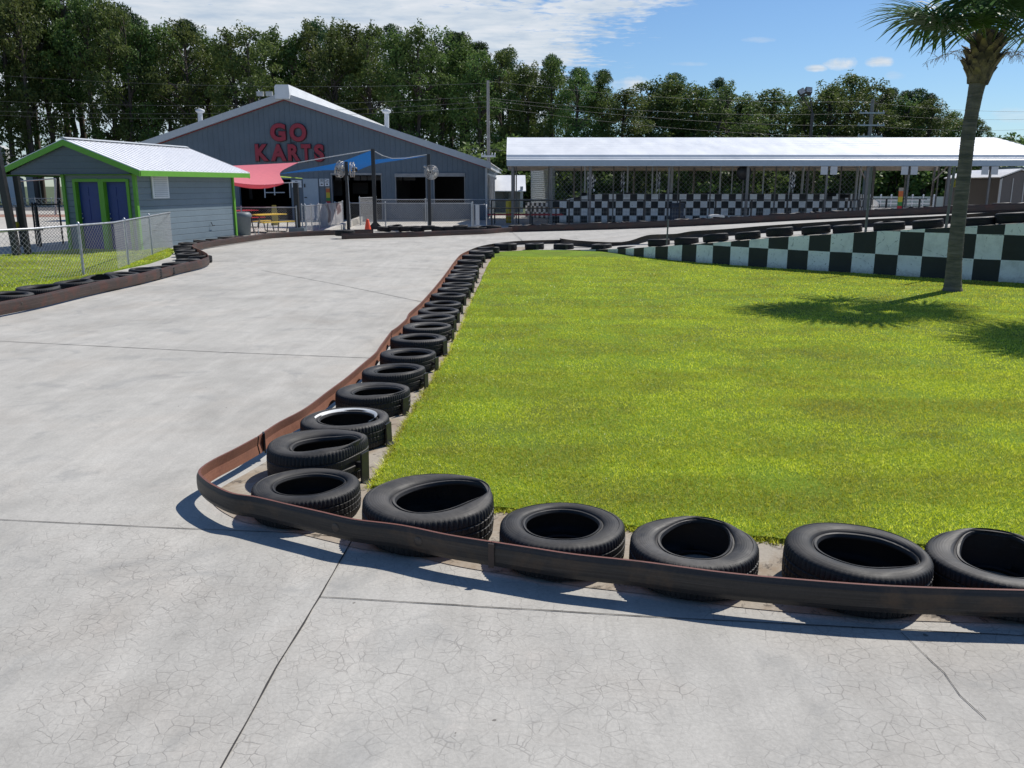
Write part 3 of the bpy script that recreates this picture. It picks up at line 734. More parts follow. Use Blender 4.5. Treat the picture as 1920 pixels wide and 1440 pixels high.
# wall: front face with painted checker, top cap
mb = MB(); s = 0; dist = [0]
for i in range(1, len(wl)): dist.append(dist[-1] + (wl[i] - wl[i - 1]).length)
SQ = 0.50
for i in range(len(wl) - 1):
    a, b = wl[i], wl[i + 1]; za, zb = max(.035, wall_topz[i]), max(.035, wall_topz[i + 1])
    bi = off(wl, 0.15)
    v = [(a.x, a.y, -.02), (b.x, b.y, -.02), (b.x, b.y, zb), (a.x, a.y, za)]
    u = [(dist[i] / SQ, 10.0), (dist[i + 1] / SQ, 10.0), (dist[i + 1] / SQ, 10.0 + zb / SQ), (dist[i] / SQ, 10.0 + za / SQ)]
    mb.add(v, [(0, 1, 2, 3)], 0, False, [u])
    a2, b2 = bi[i], bi[i + 1]
    mb.add([(a.x, a.y, za), (b.x, b.y, zb), (b2.x, b2.y, zb), (a2.x, a2.y, za)], [(0, 1, 2, 3)], 1)
    mb.add([(a2.x, a2.y, -.02), (b2.x, b2.y, -.02), (b2.x, b2.y, zb), (a2.x, a2.y, za)], [(3, 2, 1, 0)], 1)
rw = obj('retaining_wall', mb, [M['checker'], M['plaza']], label='low black and white checkered retaining wall rising to the right behind the lawn', cat='wall')
# ramp surface between wall back edge and outer rail
N = 40
def resample(P, n):
    L = [0]
    for i in range(1, len(P)): L.append(L[-1] + (P[i] - P[i - 1]).length)
    out = []
    for k in range(n):
        t = L[-1] * k / (n - 1); j = max(i for i in range(len(L)) if L[i] <= t + 1e-9); j = min(j, len(P) - 2)
        out.append(P[j].lerp(P[j + 1], (t - L[j]) / (L[j + 1] - L[j])))
    return out
inn = [Vector((p.x, p.y, max(.03, z))) for p, z in zip(off(wl, 0.15), wall_topz)]
inn_r = resample(inn, N); out_r = resample([Vector((p.x, p.y, max(.012, p.z))) for p in outer], N)
out_r[0].z = 0.012
mb = MB(); K = 10; vs = []
for i in range(N):
    for k in range(K + 1): vs.append(inn_r[i].lerp(out_r[i], k / K) + Vector((0, 0, -0.004)))
mb.add(vs, [(i * (K + 1) + k, (i + 1) * (K + 1) + k, (i + 1) * (K + 1) + k + 1, i * (K + 1) + k + 1) for i in range(N - 1) for k in range(K)], 0, True)
ext = [p + Vector((2.2 * .35, 2.2 * .9, -0.05)) for p in out_r]
mb.add(out_r + ext, [(i, i + 1, N + i + 1, N + i) for i in range(N - 1)], 0)
mb.add(ext + [Vector((p.x, p.y, -.05)) for p in ext], [(i, i + 1, N + i + 1, N + i) for i in range(N - 1)], 0)
me = mb.mesh('ramp_track')
if me.polygons[5].normal.z < 0: me.flip_normals()
structure('ramp_track', me, M['track'])

def railpath3(P, h0, h1, side, mats, label):
    mb = MB(); railmesh(mb, P, h0, h1, side)
    return obj('guard_rail', mb, mats, label=label, cat='guard rail', group='steel guard rails around the track')
def surf_z(p):
    """height of ramp surface near point p"""
    best = min(range(N), key=lambda i: min((inn_r[i].lerp(out_r[i], t / 8).xy - p.xy).length for t in range(9)))
    ts = min(range(21), key=lambda t: (inn_r[best].lerp(out_r[best], t / 20).xy - p.xy).length)
    return inn_r[best].lerp(out_r[best], ts / 20).z
inr = [p for p in off([Vector((p.x, p.y, z)) for p, z in zip(wl, wall_topz)], 0.95)][1:]
for p in inr: p.z = max(0.0, surf_z(p))
inr = [Vector((p5[-1].x, p5[-1].y, 0.0))] + [p for p in inr if p.x > p5[-1].x + .3]
for p in inr[:3]: p.z = min(p.z, .02)
DR = [M['rail_out'], M['rail_out'], M['rail_top']]  # shade put into the colour: inner face gets dark steel instead of rust
railpath3(catmull(inr, 4), 0.06, 0.25, 1, DR, 'dark steel rail behind the tyres on top of the checkered wall')
railpath3(catmull(out_r[::3] + [out_r[-1]], 2), 0.0, 0.26, -1, [M['rail_brown'], M['rail_in'], M['rail_top']], 'long dark rail on the far side of the rising track below the canopy')

# ------------------------------------------------------------------ tyres
TV = 240
def tyre_mesh(name, pinch=0.5, th=0.0, Wd=0.205, Ro=0.33, lift=0.02, seed=0, tread=1):
    rd = random.Random(seed); h = Wd / 2
    prof = [(.318, -.072 * 1), (.330, -h * .80), (.333, -h * .46), (.326, -h * .43), (.326, -h * .37), (.334, -h * .34), (.334, -h * .05), (.327, -h * .02), (.327, h * .04), (.334, h * .07),
            (.334, h * .34), (.326, h * .37), (.326, h * .43), (.333, h * .46), (.330, h * .80), (.324, h * .92), (.312, h * .99), (.302, h * 1.03), (.299, h * 1.00), (.283, h * 1.07), (.262, h * 1.09), (.240, h * 1.05), (.226, h * 0.98),
            (.221, h * .88), (.214, h * .90), (.212, h * .96), (.203, h * .94), (.196, h * .80), (.201, h * .70), (.225, h * .86), (.255, h * .98), (.285, h * .93), (.305, h * .8), (.314, h * .5), (.316, 0), (.314, -h * .5), (.305, -h * .8), (.285, -h * .93),
            (.255, -h * .98), (.225, -h * .86), (.201, -h * .7), (.196, -h * .8), (.200, -h * .9), (.222, -h * .99), (.262, -h * 1.1), (.300, -h * 1.04), (.316, -h * .97), (.325, -h * .90)]
    prof = prof[1:]; n = len(prof); k = Ro / .333
    ex, ey = 1 + rd.uniform(-.02, .03), 1 + rd.uniform(-.03, .02); ph = rd.uniform(0, 6.28)
    vs = []
    for i in range(TV):
        t = 2 * math.pi * i / TV
        dd = (t - th + math.pi) % (2 * math.pi) - math.pi
        w = math.exp(-(dd / 0.62) ** 2); w2 = math.exp(-(dd / 1.15) ** 2)
        for r, z in prof:
            rr = r; zz = z
            shoulder = (r > .31 and h * .44 < abs(z) < h * .93)
            if tread and r > .318 and shoulder and i % 3 == 0: rr = r - .006
            if tread > 1 and r > .33 and abs(z) < h * .35 and i % 4 == 0: rr = r - .004
            fi = max(0.0, min(1.0, (.30 - r) / .10))       # 1 at the bead
            rr = rr + fi * (0.055 * pinch * w - 0.018 * pinch * (1 - w2)) * (1.3 if z > 0 else .8)
            if r > .3: rr -= 0.02 * pinch * w
            if z > 0: zz = z + lift * pinch * (w2 - .35) * (0.4 + .6 * fi) - 0.022 * pinch * w * fi
            rr += 0.004 * math.sin(2 * t + ph) + 0.002 * math.sin(5 * t + ph)
            vs.append((rr * k * ex * math.cos(t), rr * k * ey * math.sin(t), zz + h))
    mb = MB()
    mb.add(vs, [(a * n + b, ((a + 1) % TV) * n + b, ((a + 1) % TV) * n + (b + 1) % n, a * n + (b + 1) % n) for a in range(TV) for b in range(n)], 0, True)
    me = mb.mesh(name); me.materials.append(M['tyre'])
    try: me.set_sharp_from_angle(angle=R(42))
    except Exception: pass
    return me

def bracket_mesh():
    mb = MB(); mb.box((0, 0, .085), (0.012, 0.085, 0.17)); mb.box((0.02, 0, .012), (0.05, 0.085, 0.010)); mb.box((-.035, 0, .10), (.06, .03, .03))
    me = mb.mesh('mounting_bracket'); me.materials.append(M['black_steel']); return me
BRK = bracket_mesh()
variants = [tyre_mesh('tyre', p, 0.0, w, ro, l, s, tr) for s, (p, w, ro, l, tr) in enumerate([
    (0.45, .180, .33, .01, 2), (0.9, .185, .325, .03, 1), (1.25, .19, .33, .045, 2), (0.2, .175, .325, .0, 1), (0.7, .20, .335, .02, 2), (1.4, .185, .33, .055, 1)])]
tyre_count = 0
def tyre(loc, label, var, rz=0.0, tilt=(0, 0), scale=1.0, brk=None, group=None, sz=1.0):
    """brk: world direction (angle) in which the steel bracket stands; the dent is turned to it"""
    global tyre_count; tyre_count += 1
    o = bpy.data.objects.new('old_tyre', variants[var]); COL.objects.link(o)
    o.location = loc; o.rotation_euler = (tilt[0], tilt[1], rz); o.scale = (scale, scale, scale * sz)
    tag(o, label, 'tyre', group)
    if brk is not None:
        b = bpy.data.objects.new('mounting_bracket', BRK); COL.objects.link(b); b.parent = o
        a = brk - rz; b.location = (0.35 * math.cos(a), 0.35 * math.sin(a), -0.01); b.rotation_euler = (0, 0, a)
    return o

NEAR = p1 + p2 + p3 + p4 + p5
def push(c, rad):
    """keep a tyre clear of the guard rail"""
    for _ in range(6):
        q = min(NEAR, key=lambda p: (p.xy - c.xy).length_squared); d = (c.xy - q.xy)
        if d.length >= rad: break
        # push towards the lawn
        L_ = Vector((2.2, 8.0)) - c.xy; n_ = d.normalized() if d.dot(L_) > 0 else -d.normalized()
        step = rad - d.length if d.dot(L_) > 0 else rad + d.length
        c.x += n_.x * step; c.y += n_.y * step
    return c
G1 = 'tyres lining the lawn side of the inner rail'
# (centre x, centre y of the top ring, width in photo px, variant, dent direction deg, tilt, label)
front = [
    (537, 922, 205, 0, 30, (0, 0), 'clean round tyre in the near corner of the rusty rail'),
    (796, 948, 254, 2, 20, (0.02, .02), 'big worn tyre with pointed opening, first right of the near corner'),
    (1046, 992, 250, 3, 90, (0, 0.01), 'smooth oval tyre behind the seam of the front rail'),
    (1294, 1030, 246, 2, 60, (0, 0.02), 'tyre with teardrop opening, third from the right in the front row'),
    (1610, 1040, 268, 4, -20, (0, 0.03), 'tyre leaning right with notched shoulder, second from right in front row'),
    (1884, 1049, 266, 5, 70, (0, .02), 'dusty grey tyre cut by the right edge of the photo')]
ZT = 0.19
for x, y, w, v, dd, tl, lab in front:
    c = G(x, y - 6, ZT + .02); d = math.hypot(c.y, EYE - ZT); sc_ = w / F * (c.y * CP + (EYE - ZT) * SP) / .67
    c = push(c, .335 * sc_ + .02); tyre((c.x, c.y, 0.01), lab, v, R(dd), tl, sc_, group=G1)
left = [
    (596, 829, 192, 5, 'tall heavy tyre with folded rim, second from the near corner on the left', 1.25),
    (649, 784, 168, 0, 'tyre with a bright white stripe around its opening', 1.0),
    (700, 731, 139, 2, 'tyre just beyond the white striped one with a D shaped hole', 1),
    (739, 692, 126, 1, None, 1), (765, 661, 113, 1, None, 1), (785, 633, 111, 3, None, 1), (801, 611, 98, 1, None, 1), (810, 594, 90, 1, None, 1),
    (823, 579, 79, 0, None, 1), (829, 565, 73, 3, None, 1), (841, 550, 68, 0, None, 1), (850, 539, 62, 1, None, 1), (857, 529.5, 61, 3, None, 1),
    (862, 520, 55, 4, None, 1), (866, 513, 56, 1, None, 1), (871, 505, 53, 0, None, 1), (874, 496.5, 49, 3, None, 1), (880, 487.5, 49, 1, None, 1),
    (888, 478.5, 45, 4, None, 1), (895, 471.5, 50, 1, None, 1), (914, 464, 42, 2, None, 1), (947, 457.5, 44, 1, None, 1)]
for i, (x, y, w, v, lab, sz) in enumerate(left):
    c = G(x, y, ZT + (.05 if i == 0 else 0)); s_ = w / F * (c.y * CP + (EYE - ZT) * SP) / .675
    s_ = min(1.12, max(0.9, s_))
    lab = lab or '%s tyre counting away from the camera along the left edge of the lawn' % ordw(i + 1)
    br = R(-22 + 6 * math.sin(i * 2.3)) if i < 20 else R(-70)
    c = push(c, .335 * s_ + .02); c.z = 0.008
    o = tyre(c, lab, v, br + R(8 * math.sin(i * 1.7)), (0.015 * math.sin(i), 0.02 * math.cos(i * 3)), s_, br, G1, sz)
    if i == 1:
        h = .1; mb = MB(); vs = []
        for k in range(60):
            t = R(-22) + R(212) * k / 59
            wd = .5 + .5 * math.sin(math.pi * k / 59)
            for j, (r, z) in enumerate(((.213, .170), (.226, .1805), (.240, .1875))):
                rm = .230 + (r - .230) * wd
                vs.append((rm * math.cos(t) * 1.0, rm * math.sin(t), z + .0015))
        mb.add(vs, [(k * 3 + j, (k + 1) * 3 + j, (k + 1) * 3 + j + 1, k * 3 + j + 1) for k in range(59) for j in range(2)], 0, True)
        obj('whitewall_stripe', mb, M['whitewall'], o, recentre=False)
G2 = 'tyres standing on the checkered wall'
rampt = [(1003, 466, 38), (1057, 465, 40), (1128, 464.5, 41), (1178, 464, 44), (1235, 460.5, 45), (1287, 457, 45), (1342, 453, 47), (1402, 449.5, 50), (1462, 446, 51),
         (1530, 442, 52), (1589, 437, 56), (1667, 432.5, 60), (1740, 427.5, 66), (1835, 422.5, 66), (1898, 419, 62), (1965, 414, 66)]
wo = off(wl, 0.42)
for i, (x, yb, w) in enumerate(rampt):
    j = max(0, min(len(wl) - 2, max(k for k in range(len(WALL_PX)) if WALL_PX[k][0] <= x)))
    p = onplane(x, yb, wo[j], wo[j + 1])
    z = max(.01, surf_z(p)) if i > 3 else .012
    sl = (wall_topz[j + 1] - wall_topz[j]) / (wl[j + 1] - wl[j]).length; dirv = (wl[j + 1] - wl[j]).normalized()
    ang = math.atan2(dirv.y, dirv.x)
    # tilt about the axis across the wall so the tyre follows the ramp
    t = math.atan(max(0, sl)) + (0.03 if i % 3 == 0 else 0)
    o = tyre((p.x, p.y, z + .01), '%s tyre from the left on the top of the checkered wall' % ordw(i) if i > 0 else 'leftmost tyre of the row leading onto the checkered wall',
             (1, 3, 4, 0, 1, 2)[i % 6], 0, (0, 0), 0.98, R(-90) + ang if i < 3 else None, G2)
    o.rotation_mode = 'QUATERNION'
    axis = Vector((dirv.y, -dirv.x, 0))
    from mathutils import Quaternion
    o.rotation_quaternion = Quaternion(axis, t) @ Quaternion((0, 0, 1), R(40 * i))
    for ch in o.children:
        a = math.atan2(-1, 0.2) - R(40 * i); ch.location = (0.35 * math.cos(a), 0.35 * math.sin(a), -.01); ch.rotation_euler = (0, 0, a)
# behind the left rail
G3 = 'tyres behind the left rail'
lt = [(20, 553, 84), (73, 542, 84), (139, 531, 78), (187, 524, 70), (230, 515, 68), (272, 507, 60), (300, 501, 54), (330, 493, 50), (352, 484, 44), (375, 478.5, 40),
      (352, 473, 42), (349, 468, 40), (346, 463, 38), (344, 459, 36), (352, 454, 36), (378, 450, 34), (402, 446.5, 32), (424, 443.5, 31), (445, 441, 30)]
for i, (x, y, w) in enumerate(lt):
    c = G(x, y, .2); s_ = min(1.08, max(.9, w / F * (c.y * CP + (EYE - .2) * SP) / .67)); c.z = 0.034 if i < 8 else 0.01
    tyre(c, '%s tyre from the left edge behind the left brown rail' % ordw(i), (3, 2, 1, 5, 0, 4)[i % 6], R(37 * i), (0.04 * math.sin(i * 2), 0.04 * math.cos(i)), s_, group=G3)
# the lone tyre lying on its stub on the track
c = G(647, 447.5); o = tyre((c.x, c.y, .12), 'lone tyre raised on a stub at the end of the rail near the orange cone', 3, 0, (0, 0), 1.15)
mb = MB(); mb.tube([(0, 0, -.11), (0, 0, .12)], .05, 10); mb.box((0, 0, .13), (.5, .08, .03)); obj('mounting_stub', mb, M['black_steel'], o, recentre=False)
# behind the far rails
G4 = 'tyres hidden behind the far rail'
q = [G(x, 436.5) for x in range(715, 945, 21)]
for i, p in enumerate(q):
    p.y += 0.9 - 0.3 * (i / 10); tyre((p.x, p.y, .03 + .05 * (i % 3 == 1)), '%s tyre from the left behind the far rail in front of the grey building' % ordw(i), (1, 5, 2, 4)[i % 4], R(50 * i), (0.05 * math.sin(i * 2), 0.05 * math.cos(i * 3)), 1.0, group=G4)
oo = resample(out_r, 34)
for i, p in enumerate(oo[:-2]):
    p = p + Vector((.16, .42, 0)); tyre((p.x, p.y, p.z + .05 + .04 * ((i * 7) % 5 == 0)), '%s tyre from the left behind the long rail below the canopy' % ordw(i), (1, 5, 2, 4, 0)[i % 5], R(70 * i), (0.06 * math.sin(i * 2), -.04), 1.0, group=G4)

# ================================================================== buildings
def part(name, mb, mat, parent, **k): return obj(name, mb, mat, parent, **k)
def part_each(name, mb, mat, parent, **k):
    """each connected piece of the builder becomes a part of its own"""
    par = list(range(len(mb.v)))
    def find(i):
        while par[i] != i: par[i] = par[par[i]]; i = par[i]
        return i
    for f in mb.f:
        for j in f[1:]: par[find(j)] = find(f[0])
    key = {}
    for i in {j for f in mb.f for j in f}:
        p = tuple(round(c, 4) for c in mb.v[i])
        if p in key: par[find(i)] = find(key[p])
        else: key[p] = i
    comp = {}
    for n_, f in enumerate(mb.f): comp.setdefault(find(f[0]), []).append(n_)
    out = []
    for fs in comp.values():
        ids = sorted({j for n_ in fs for j in mb.f[n_]}); mp = {j: i for i, j in enumerate(ids)}
        q = MB(); q.v = [mb.v[j] for j in ids]; q.f = [tuple(mp[j] for j in mb.f[n_]) for n_ in fs]
        q.m = [mb.m[n_] for n_ in fs]; q.sm = [mb.sm[n_] for n_ in fs]; q.uv = [mb.uv[n_] for n_ in fs]
        out.append(obj(name, q, mat, parent, **k))
    return out

# ---- go kart building
YB = G(740, 412).y
XR = V(911, 313, YB).x; ZE = V(911, 313, YB).z
RG = V(533, 186, YB); XRI, ZR = RG.x, RG.z; XL = 2 * XRI - XR
LEN = 37.0; SK = 0.55
def top_z(x): return ZE + (ZR - ZE) * (1 - abs(x - XRI) / (XR - XRI))
bld = thing('go_kart_building', (XRI, YB, 0), 'big grey blue gabled building with red letters over its openings', 'building')
ops = []
def opn(x0, x1, y0, y1): a = V(x0, y0, YB); b = V(x1, y1, YB); ops.append((a.x, b.x, max(0, b.z), a.z))
opn(447, 549, 336, 413); opn(622, 717, 328.5, 413); opn(742, 799, 332, 383); opn(814, 871, 331, 383)
def facade(mb, x0, x1, ops, topf, y, m=0):
    xs = sorted(set([x0, x1, XRI] + [v for o in ops for v in o[:2]]))
    for a, b in zip(xs[:-1], xs[1:]):
        cov = sorted([(o[2], o[3]) for o in ops if o[0] <= a + 1e-6 and o[1] >= b - 1e-6]); z = 0.0
        for lo, hi in cov:
            if lo > z + 1e-4: mb.add([(a, y, z), (b, y, z), (b, y, lo), (a, y, lo)], [(0, 1, 2, 3)], m)
            z = hi
        mb.add([(a, y, z), (b, y, z), (b, y, topf(b)), (a, y, topf(a))], [(0, 1, 2, 3)], m)
mb = MB(); facade(mb, XL, XR, ops, top_z, YB)
for o in ops:   # reveals
    x0, x1, z0, z1 = o
    mb.add([(x0, YB, z0), (x0, YB + .3, z0), (x0, YB + .3, z1), (x0, YB, z1)], [(0, 1, 2, 3)])
    mb.add([(x1, YB, z0), (x1, YB + .3, z0), (x1, YB + .3, z1), (x1, YB, z1)], [(3, 2, 1, 0)])
    mb.add([(x0, YB, z1), (x0, YB + .3, z1), (x1, YB + .3, z1), (x1, YB, z1)], [(0, 1, 2, 3)])
    mb.add([(x0, YB, z0), (x0, YB + .3, z0), (x1, YB + .3, z0), (x1, YB, z0)], [(3, 2, 1, 0)])
part('front_wall', mb, M['bld_siding'], bld)
# right side wall with open bays
mb = MB(); bays = [(1.0, 2.6), (3.0, 4.6), (6.4, 8.6), (9.4, 12.0), (13.4, 17), (19, 24), (26, 33)]
prev = 0
def sx(t): return XR + SK * t / LEN
for a, b in bays + [(LEN, LEN)]:
    mb.add([(sx(prev), YB + prev, 0), (sx(a), YB + a, 0), (sx(a), YB + a, ZE), (sx(prev), YB + prev, ZE)], [(0, 1, 2, 3)])
    if b > a: mb.add([(sx(a), YB + a, 2.55), (sx(b), YB + b, 2.55), (sx(b), YB + b, ZE), (sx(a), YB + a, ZE)], [(0, 1, 2, 3)])
    prev = b
part('side_wall', mb, M['bld_siding'], bld)
mb = MB()
for a, b in bays:
    for t in (a, b): mb.box((sx(t) + .03, YB + t, 1.3), (.08, .12, 2.6))
mb.box((XR + .02, YB + .02, ZE / 2), (.12, .12, ZE))
part_each('door_frame', mb, M['trim_white'], bld)
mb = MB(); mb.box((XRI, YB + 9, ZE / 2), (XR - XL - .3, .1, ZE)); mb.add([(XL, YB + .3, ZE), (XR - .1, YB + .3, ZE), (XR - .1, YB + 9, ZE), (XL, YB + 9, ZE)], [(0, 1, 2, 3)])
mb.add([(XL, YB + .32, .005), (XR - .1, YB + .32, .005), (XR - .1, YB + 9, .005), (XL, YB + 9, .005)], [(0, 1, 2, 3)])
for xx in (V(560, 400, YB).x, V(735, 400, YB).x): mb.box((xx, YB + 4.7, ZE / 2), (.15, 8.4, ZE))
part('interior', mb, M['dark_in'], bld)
mb = MB(); mb.add([(XL, YB + LEN, 0), (XR + SK, YB + LEN, 0), (XR + SK, YB + LEN, ZE), (XRI + SK, YB + LEN, ZR), (XL, YB + LEN, ZE)], [(0, 1, 2, 3, 4)])
mb.add([(XL, YB, 0), (XL, YB + LEN, 0), (XL, YB + LEN, ZE), (XL, YB, ZE)], [(0, 1, 2, 3)])
part('back_wall', mb, M['bld_siding'], bld)
# roof, rake trim, ridge vent
mb = MB(); o_ = .22; th_ = .10
for s in (1, -1):
    xe = (XR if s > 0 else XL) + s * .25; ze = ZE - .25 * (ZR - ZE) / (XR - XRI)
    mb.prism([(XRI, YB - o_, ZR + .34), (xe, YB - o_, ze + .34), (xe, YB - o_, ze + .30), (XRI, YB - o_, ZR + .30)][::s], (SK, LEN + .4, 0))
part('roof', mb, M['white_metal'], bld)
mb = MB()
for s in (1, -1):
    xe = (XR if s > 0 else XL) + s * .30; ze = ZE - .30 * (ZR - ZE) / (XR - XRI)
    mb.prism([(XRI, YB - o_ - .04, ZR + .36), (xe, YB - o_ - .04, ze + .36), (xe, YB - o_ - .04, ze - .02), (XRI, YB - o_ - .04, ZR - .02)][::s], (0, .2, 0))
mb.box((XR + .36, YB + LEN / 2, ZE + .08), (.14, LEN + .4, .26), rz=-SK / LEN)
part('rake_trim', mb, M['trim_white'], bld)
mb = MB()
for s in (1, -1):
    xe = (XR if s > 0 else XL); ze = ZE
    mb.prism([(XRI, YB - .04, ZR - .02), (xe, YB - .04, ze - .02), (xe, YB - .04, ze - .07), (XRI, YB - .04, ZR - .07)][::s], (0, .05, 0))
part('red_trim_line', mb, M['red_line'], bld)
mb = MB(); w = .40; zt = ZR + .74
mb.prism([(XRI - w, YB - .5, zt - .1), (XRI - w * .8, YB - .5, zt), (XRI + w, YB - .5, zt), (XRI + w * 1.1, YB - .5, zt - .55), (XRI + w, YB - .5, ZR - .02), (XRI - w, YB - .5, ZR - .02)][::-1], (SK, LEN + .8, 0))
part('ridge_vent', mb, M['white_metal'], bld)
def roofpipe(px, py0, py1, Y, r, lab):
    a = V(px, py1, Y); b = V(px, py0, Y); mb = MB()
    mb.tube([(a.x, a.y, a.z - .4), b], r, 12); mb.lathe([(r * 1.0, -.2), (r * 1.9, -.12), (r * 1.9, 0), (r * .5, .08), (0, .09)], (b.x, b.y, b.z), 12)
    part('exhaust_pipe', mb, M['trim_white'], bld, label=lab)
roofpipe(725, 207, 240, YB + 7, .15, 'exhaust pipe on the right roof slope'); roofpipe(375, 206, 226, YB + 6, .15, 'exhaust pipe on the left roof slope')
# opening headers, frames
mb = MB()
for o in ops[2:]:
    mb.box(((o[0] + o[1]) / 2, YB - .06, o[3] + .10), (o[1] - o[0] + .1, .14, .2))
mb.box(((ops[1][0] + ops[1][1]) / 2, YB - .04, ops[1][3] + .07), (ops[1][1] - ops[1][0] + .1, .1, .12))
for o in ops[1:]:
    for xx in (o[0] - .02, o[1] + .02): mb.box((xx, YB - .012, (o[2] + o[3]) / 2), (.04, .03, o[3] - o[2]))
part_each('opening_trim', mb, pm('grey_opening_trim', (.30, .30, .30), .6), bld)
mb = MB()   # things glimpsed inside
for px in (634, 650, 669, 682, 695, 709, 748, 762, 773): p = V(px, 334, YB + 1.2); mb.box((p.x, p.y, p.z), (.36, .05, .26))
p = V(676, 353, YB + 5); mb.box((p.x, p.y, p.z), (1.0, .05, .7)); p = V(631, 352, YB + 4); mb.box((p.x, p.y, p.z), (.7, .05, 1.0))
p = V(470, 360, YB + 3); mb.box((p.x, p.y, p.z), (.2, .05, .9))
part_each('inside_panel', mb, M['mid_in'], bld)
mb = MB()
for px in (496, 514, 543): a = V(px, 342, YB + .1); b = V(px + 1.2, 371 if px != 514 else 366, YB + .1); mb.beam(a, b, .06, .06)
a = V(497, 361, YB + .12); b = V(534, 361, YB + .12); mb.beam(a, b, .05, .05)
part_each('ticket_window_frame', mb, M['trim_white'], bld)
# pale door
d0 = V(568, 335, YB); d1 = V(600, 411, YB); dr = MB(); dr.box(((d0.x + d1.x) / 2, YB - .03, d0.z / 2), (d1.x - d0.x, .08, d0.z))
door = part('door', dr, pm('pale_blue_door', (0.36, 0.42, 0.47), .5, var=.05), bld)
mb = MB(); a = V(572, 348, YB); mb.box((a.x, YB - .1, a.z), (.06, .05, .2)); a = V(574, 370, YB); mb.box((a.x, YB - .1, a.z), (.14, .06, .05)); part('handle', mb, M['black_plastic'], door)

def text_mesh(s, bold=0.04, ext=0.05):
    cu = bpy.data.curves.new('t', 'FONT'); cu.body = s; cu.size = 1; cu.offset = bold; cu.extrude = ext; cu.resolution_u = 6
    o = bpy.data.objects.new('t', cu); COL.objects.link(o); bpy.context.view_layer.update()
    dg = bpy.context.evaluated_depsgraph_get(); me = bpy.data.meshes.new_from_object(o.evaluated_get(dg))
    bpy.data.objects.remove(o); return me
def put_text(s, x0, x1, y0, y1, Y, name, mat, parent, depth=.12, bold=.04, proud=0, grow=0):
    """lettering filling the rectangle of photo pixels on the wall plane at distance Y"""
    a = V(x0, y0, Y); b = V(x1, y1, Y); me = text_mesh(s, bold)
    co = np.empty(len(me.vertices) * 3); me.vertices.foreach_get('co', co); co = co.reshape(-1, 3)
    lo, hi = co.min(0), co.max(0); u = (co - lo) / np.maximum(hi - lo, 1e-6)
    W_ = b.x - a.x + 2 * grow; H_ = a.z - b.z + 2 * grow
    out = np.stack([a.x - grow + u[:, 0] * W_, Y - proud - depth * u[:, 2], b.z - grow + u[:, 1] * H_], 1)
    me.vertices.foreach_set('co', out.ravel()); me.materials.clear(); me.materials.append(mat); me.update()
    return obj(name, me, mat, parent)
sg = thing('go_karts_sign', V(543, 302, YB), 'red raised letters reading GO KARTS high on the grey gable', 'sign')
for ch, x0, x1, y0, y1 in (('G', 507, 537.5, 231.7, 265), ('O', 543.3, 576, 231.7, 265.4), ('K', 479, 505.8, 270.6, 301.8), ('A', 508, 538.5, 270.6, 301.8),
                           ('R', 540.3, 564, 270.6, 301.8), ('T', 565.2, 584.5, 270.6, 302), ('S', 589.6, 609, 270.6, 303)):
    L = put_text(ch, x0, x1, y0, y1, YB, 'letter', M['red_sign'], sg, .16, .045, .02)
    put_text(ch, x0, x1, y0, y1, YB, 'letter_back', M['red_dark'], L, .10, .075, .005, .035)
mb = MB(); a = V(543, 247, YB - .1); b = V(545.5, 268, YB - .1); mb.tube([a, b, b + Vector((.25, 0, 0))], .02, 6); part('conduit', mb, M['black_steel'], sg)

def wall_sign(x0, x1, y0, y1, Y, label, lines=(), mat=None, text=None):
    a = V(x0, y0, Y); b = V(x1, y1, Y); mb = MB(); mb.box(((a.x + b.x) / 2, Y - .03, (a.z + b.z) / 2), (b.x - a.x, .04, a.z - b.z))
    t = thing('wall_sign', ((a.x + b.x) / 2, Y, b.z), label, 'sign'); part('sign_panel', mb, mat or M['white_paint'], t)
    if lines:
        mb = MB()
        for (u0, u1, v, h) in lines:
            xx0 = a.x + (b.x - a.x) * u0; xx1 = a.x + (b.x - a.x) * u1; zz = a.z + (b.z - a.z) * v
            mb.box(((xx0 + xx1) / 2, Y - .054, zz), (xx1 - xx0, .006, h * (a.z - b.z)))
        part('printed_lines', mb, M['black_plastic'], t)
    if text: put_text(text[0], *text[1:], Y - .052, 'lettering', M['black_plastic'], t, .006, .03)
    return t
YS = YB - .01
wall_sign(547, 566, 338, 351.5, YS, 'white notice board with rows of small print left of the pale door', [(.35, .6, .14, .08), (.1, .8, .36, .03), (.12, .9, .5, .03), (.1, .86, .64, .03), (.12, .8, .78, .03), (.1, .6, .9, .03)])
wall_sign(598.8, 607.6, 335.2, 349, YS, 'white sign reading NO beside the pale door, left of a pair', [(.15, .9, .42, .07), (.3, .75, .74, .16)], text=('NO', 600.2, 606.2, 336, 339.2))
wall_sign(608.6, 618, 335.2, 349, YS, 'white pictogram sign above the height board, right of a pair', [(.1, .4, .12, .06), (.5, .9, .2, .05), (.2, .8, .32, .04), (.1, .9, .46, .05), (.35, .7, .74, .17)])
def height_board(x, y0, y1, Y, cols, label, w=.22):
    a = V(x, y0, Y); b = V(x, y1, Y); t = thing('height_board', (a.x, Y, b.z), label, 'sign'); n = len(cols); H = (a.z - b.z)
    z = b.z
    for c, fr in cols:
        mb = MB(); mb.box((a.x, Y, z + H * fr / 2), (w, .04, H * fr)); z += H * fr; part('colour_band', mb, c, t)
cr_ = pm('band_red', (.45, .02, .03)); co_ = pm('band_orange', (.55, .13, .03)); cy_ = pm('band_yellow', (.55, .42, .03)); cg_ = pm('band_green', (.04, .22, .04)); cw_ = pm('band_tan', (.35, .3, .24))
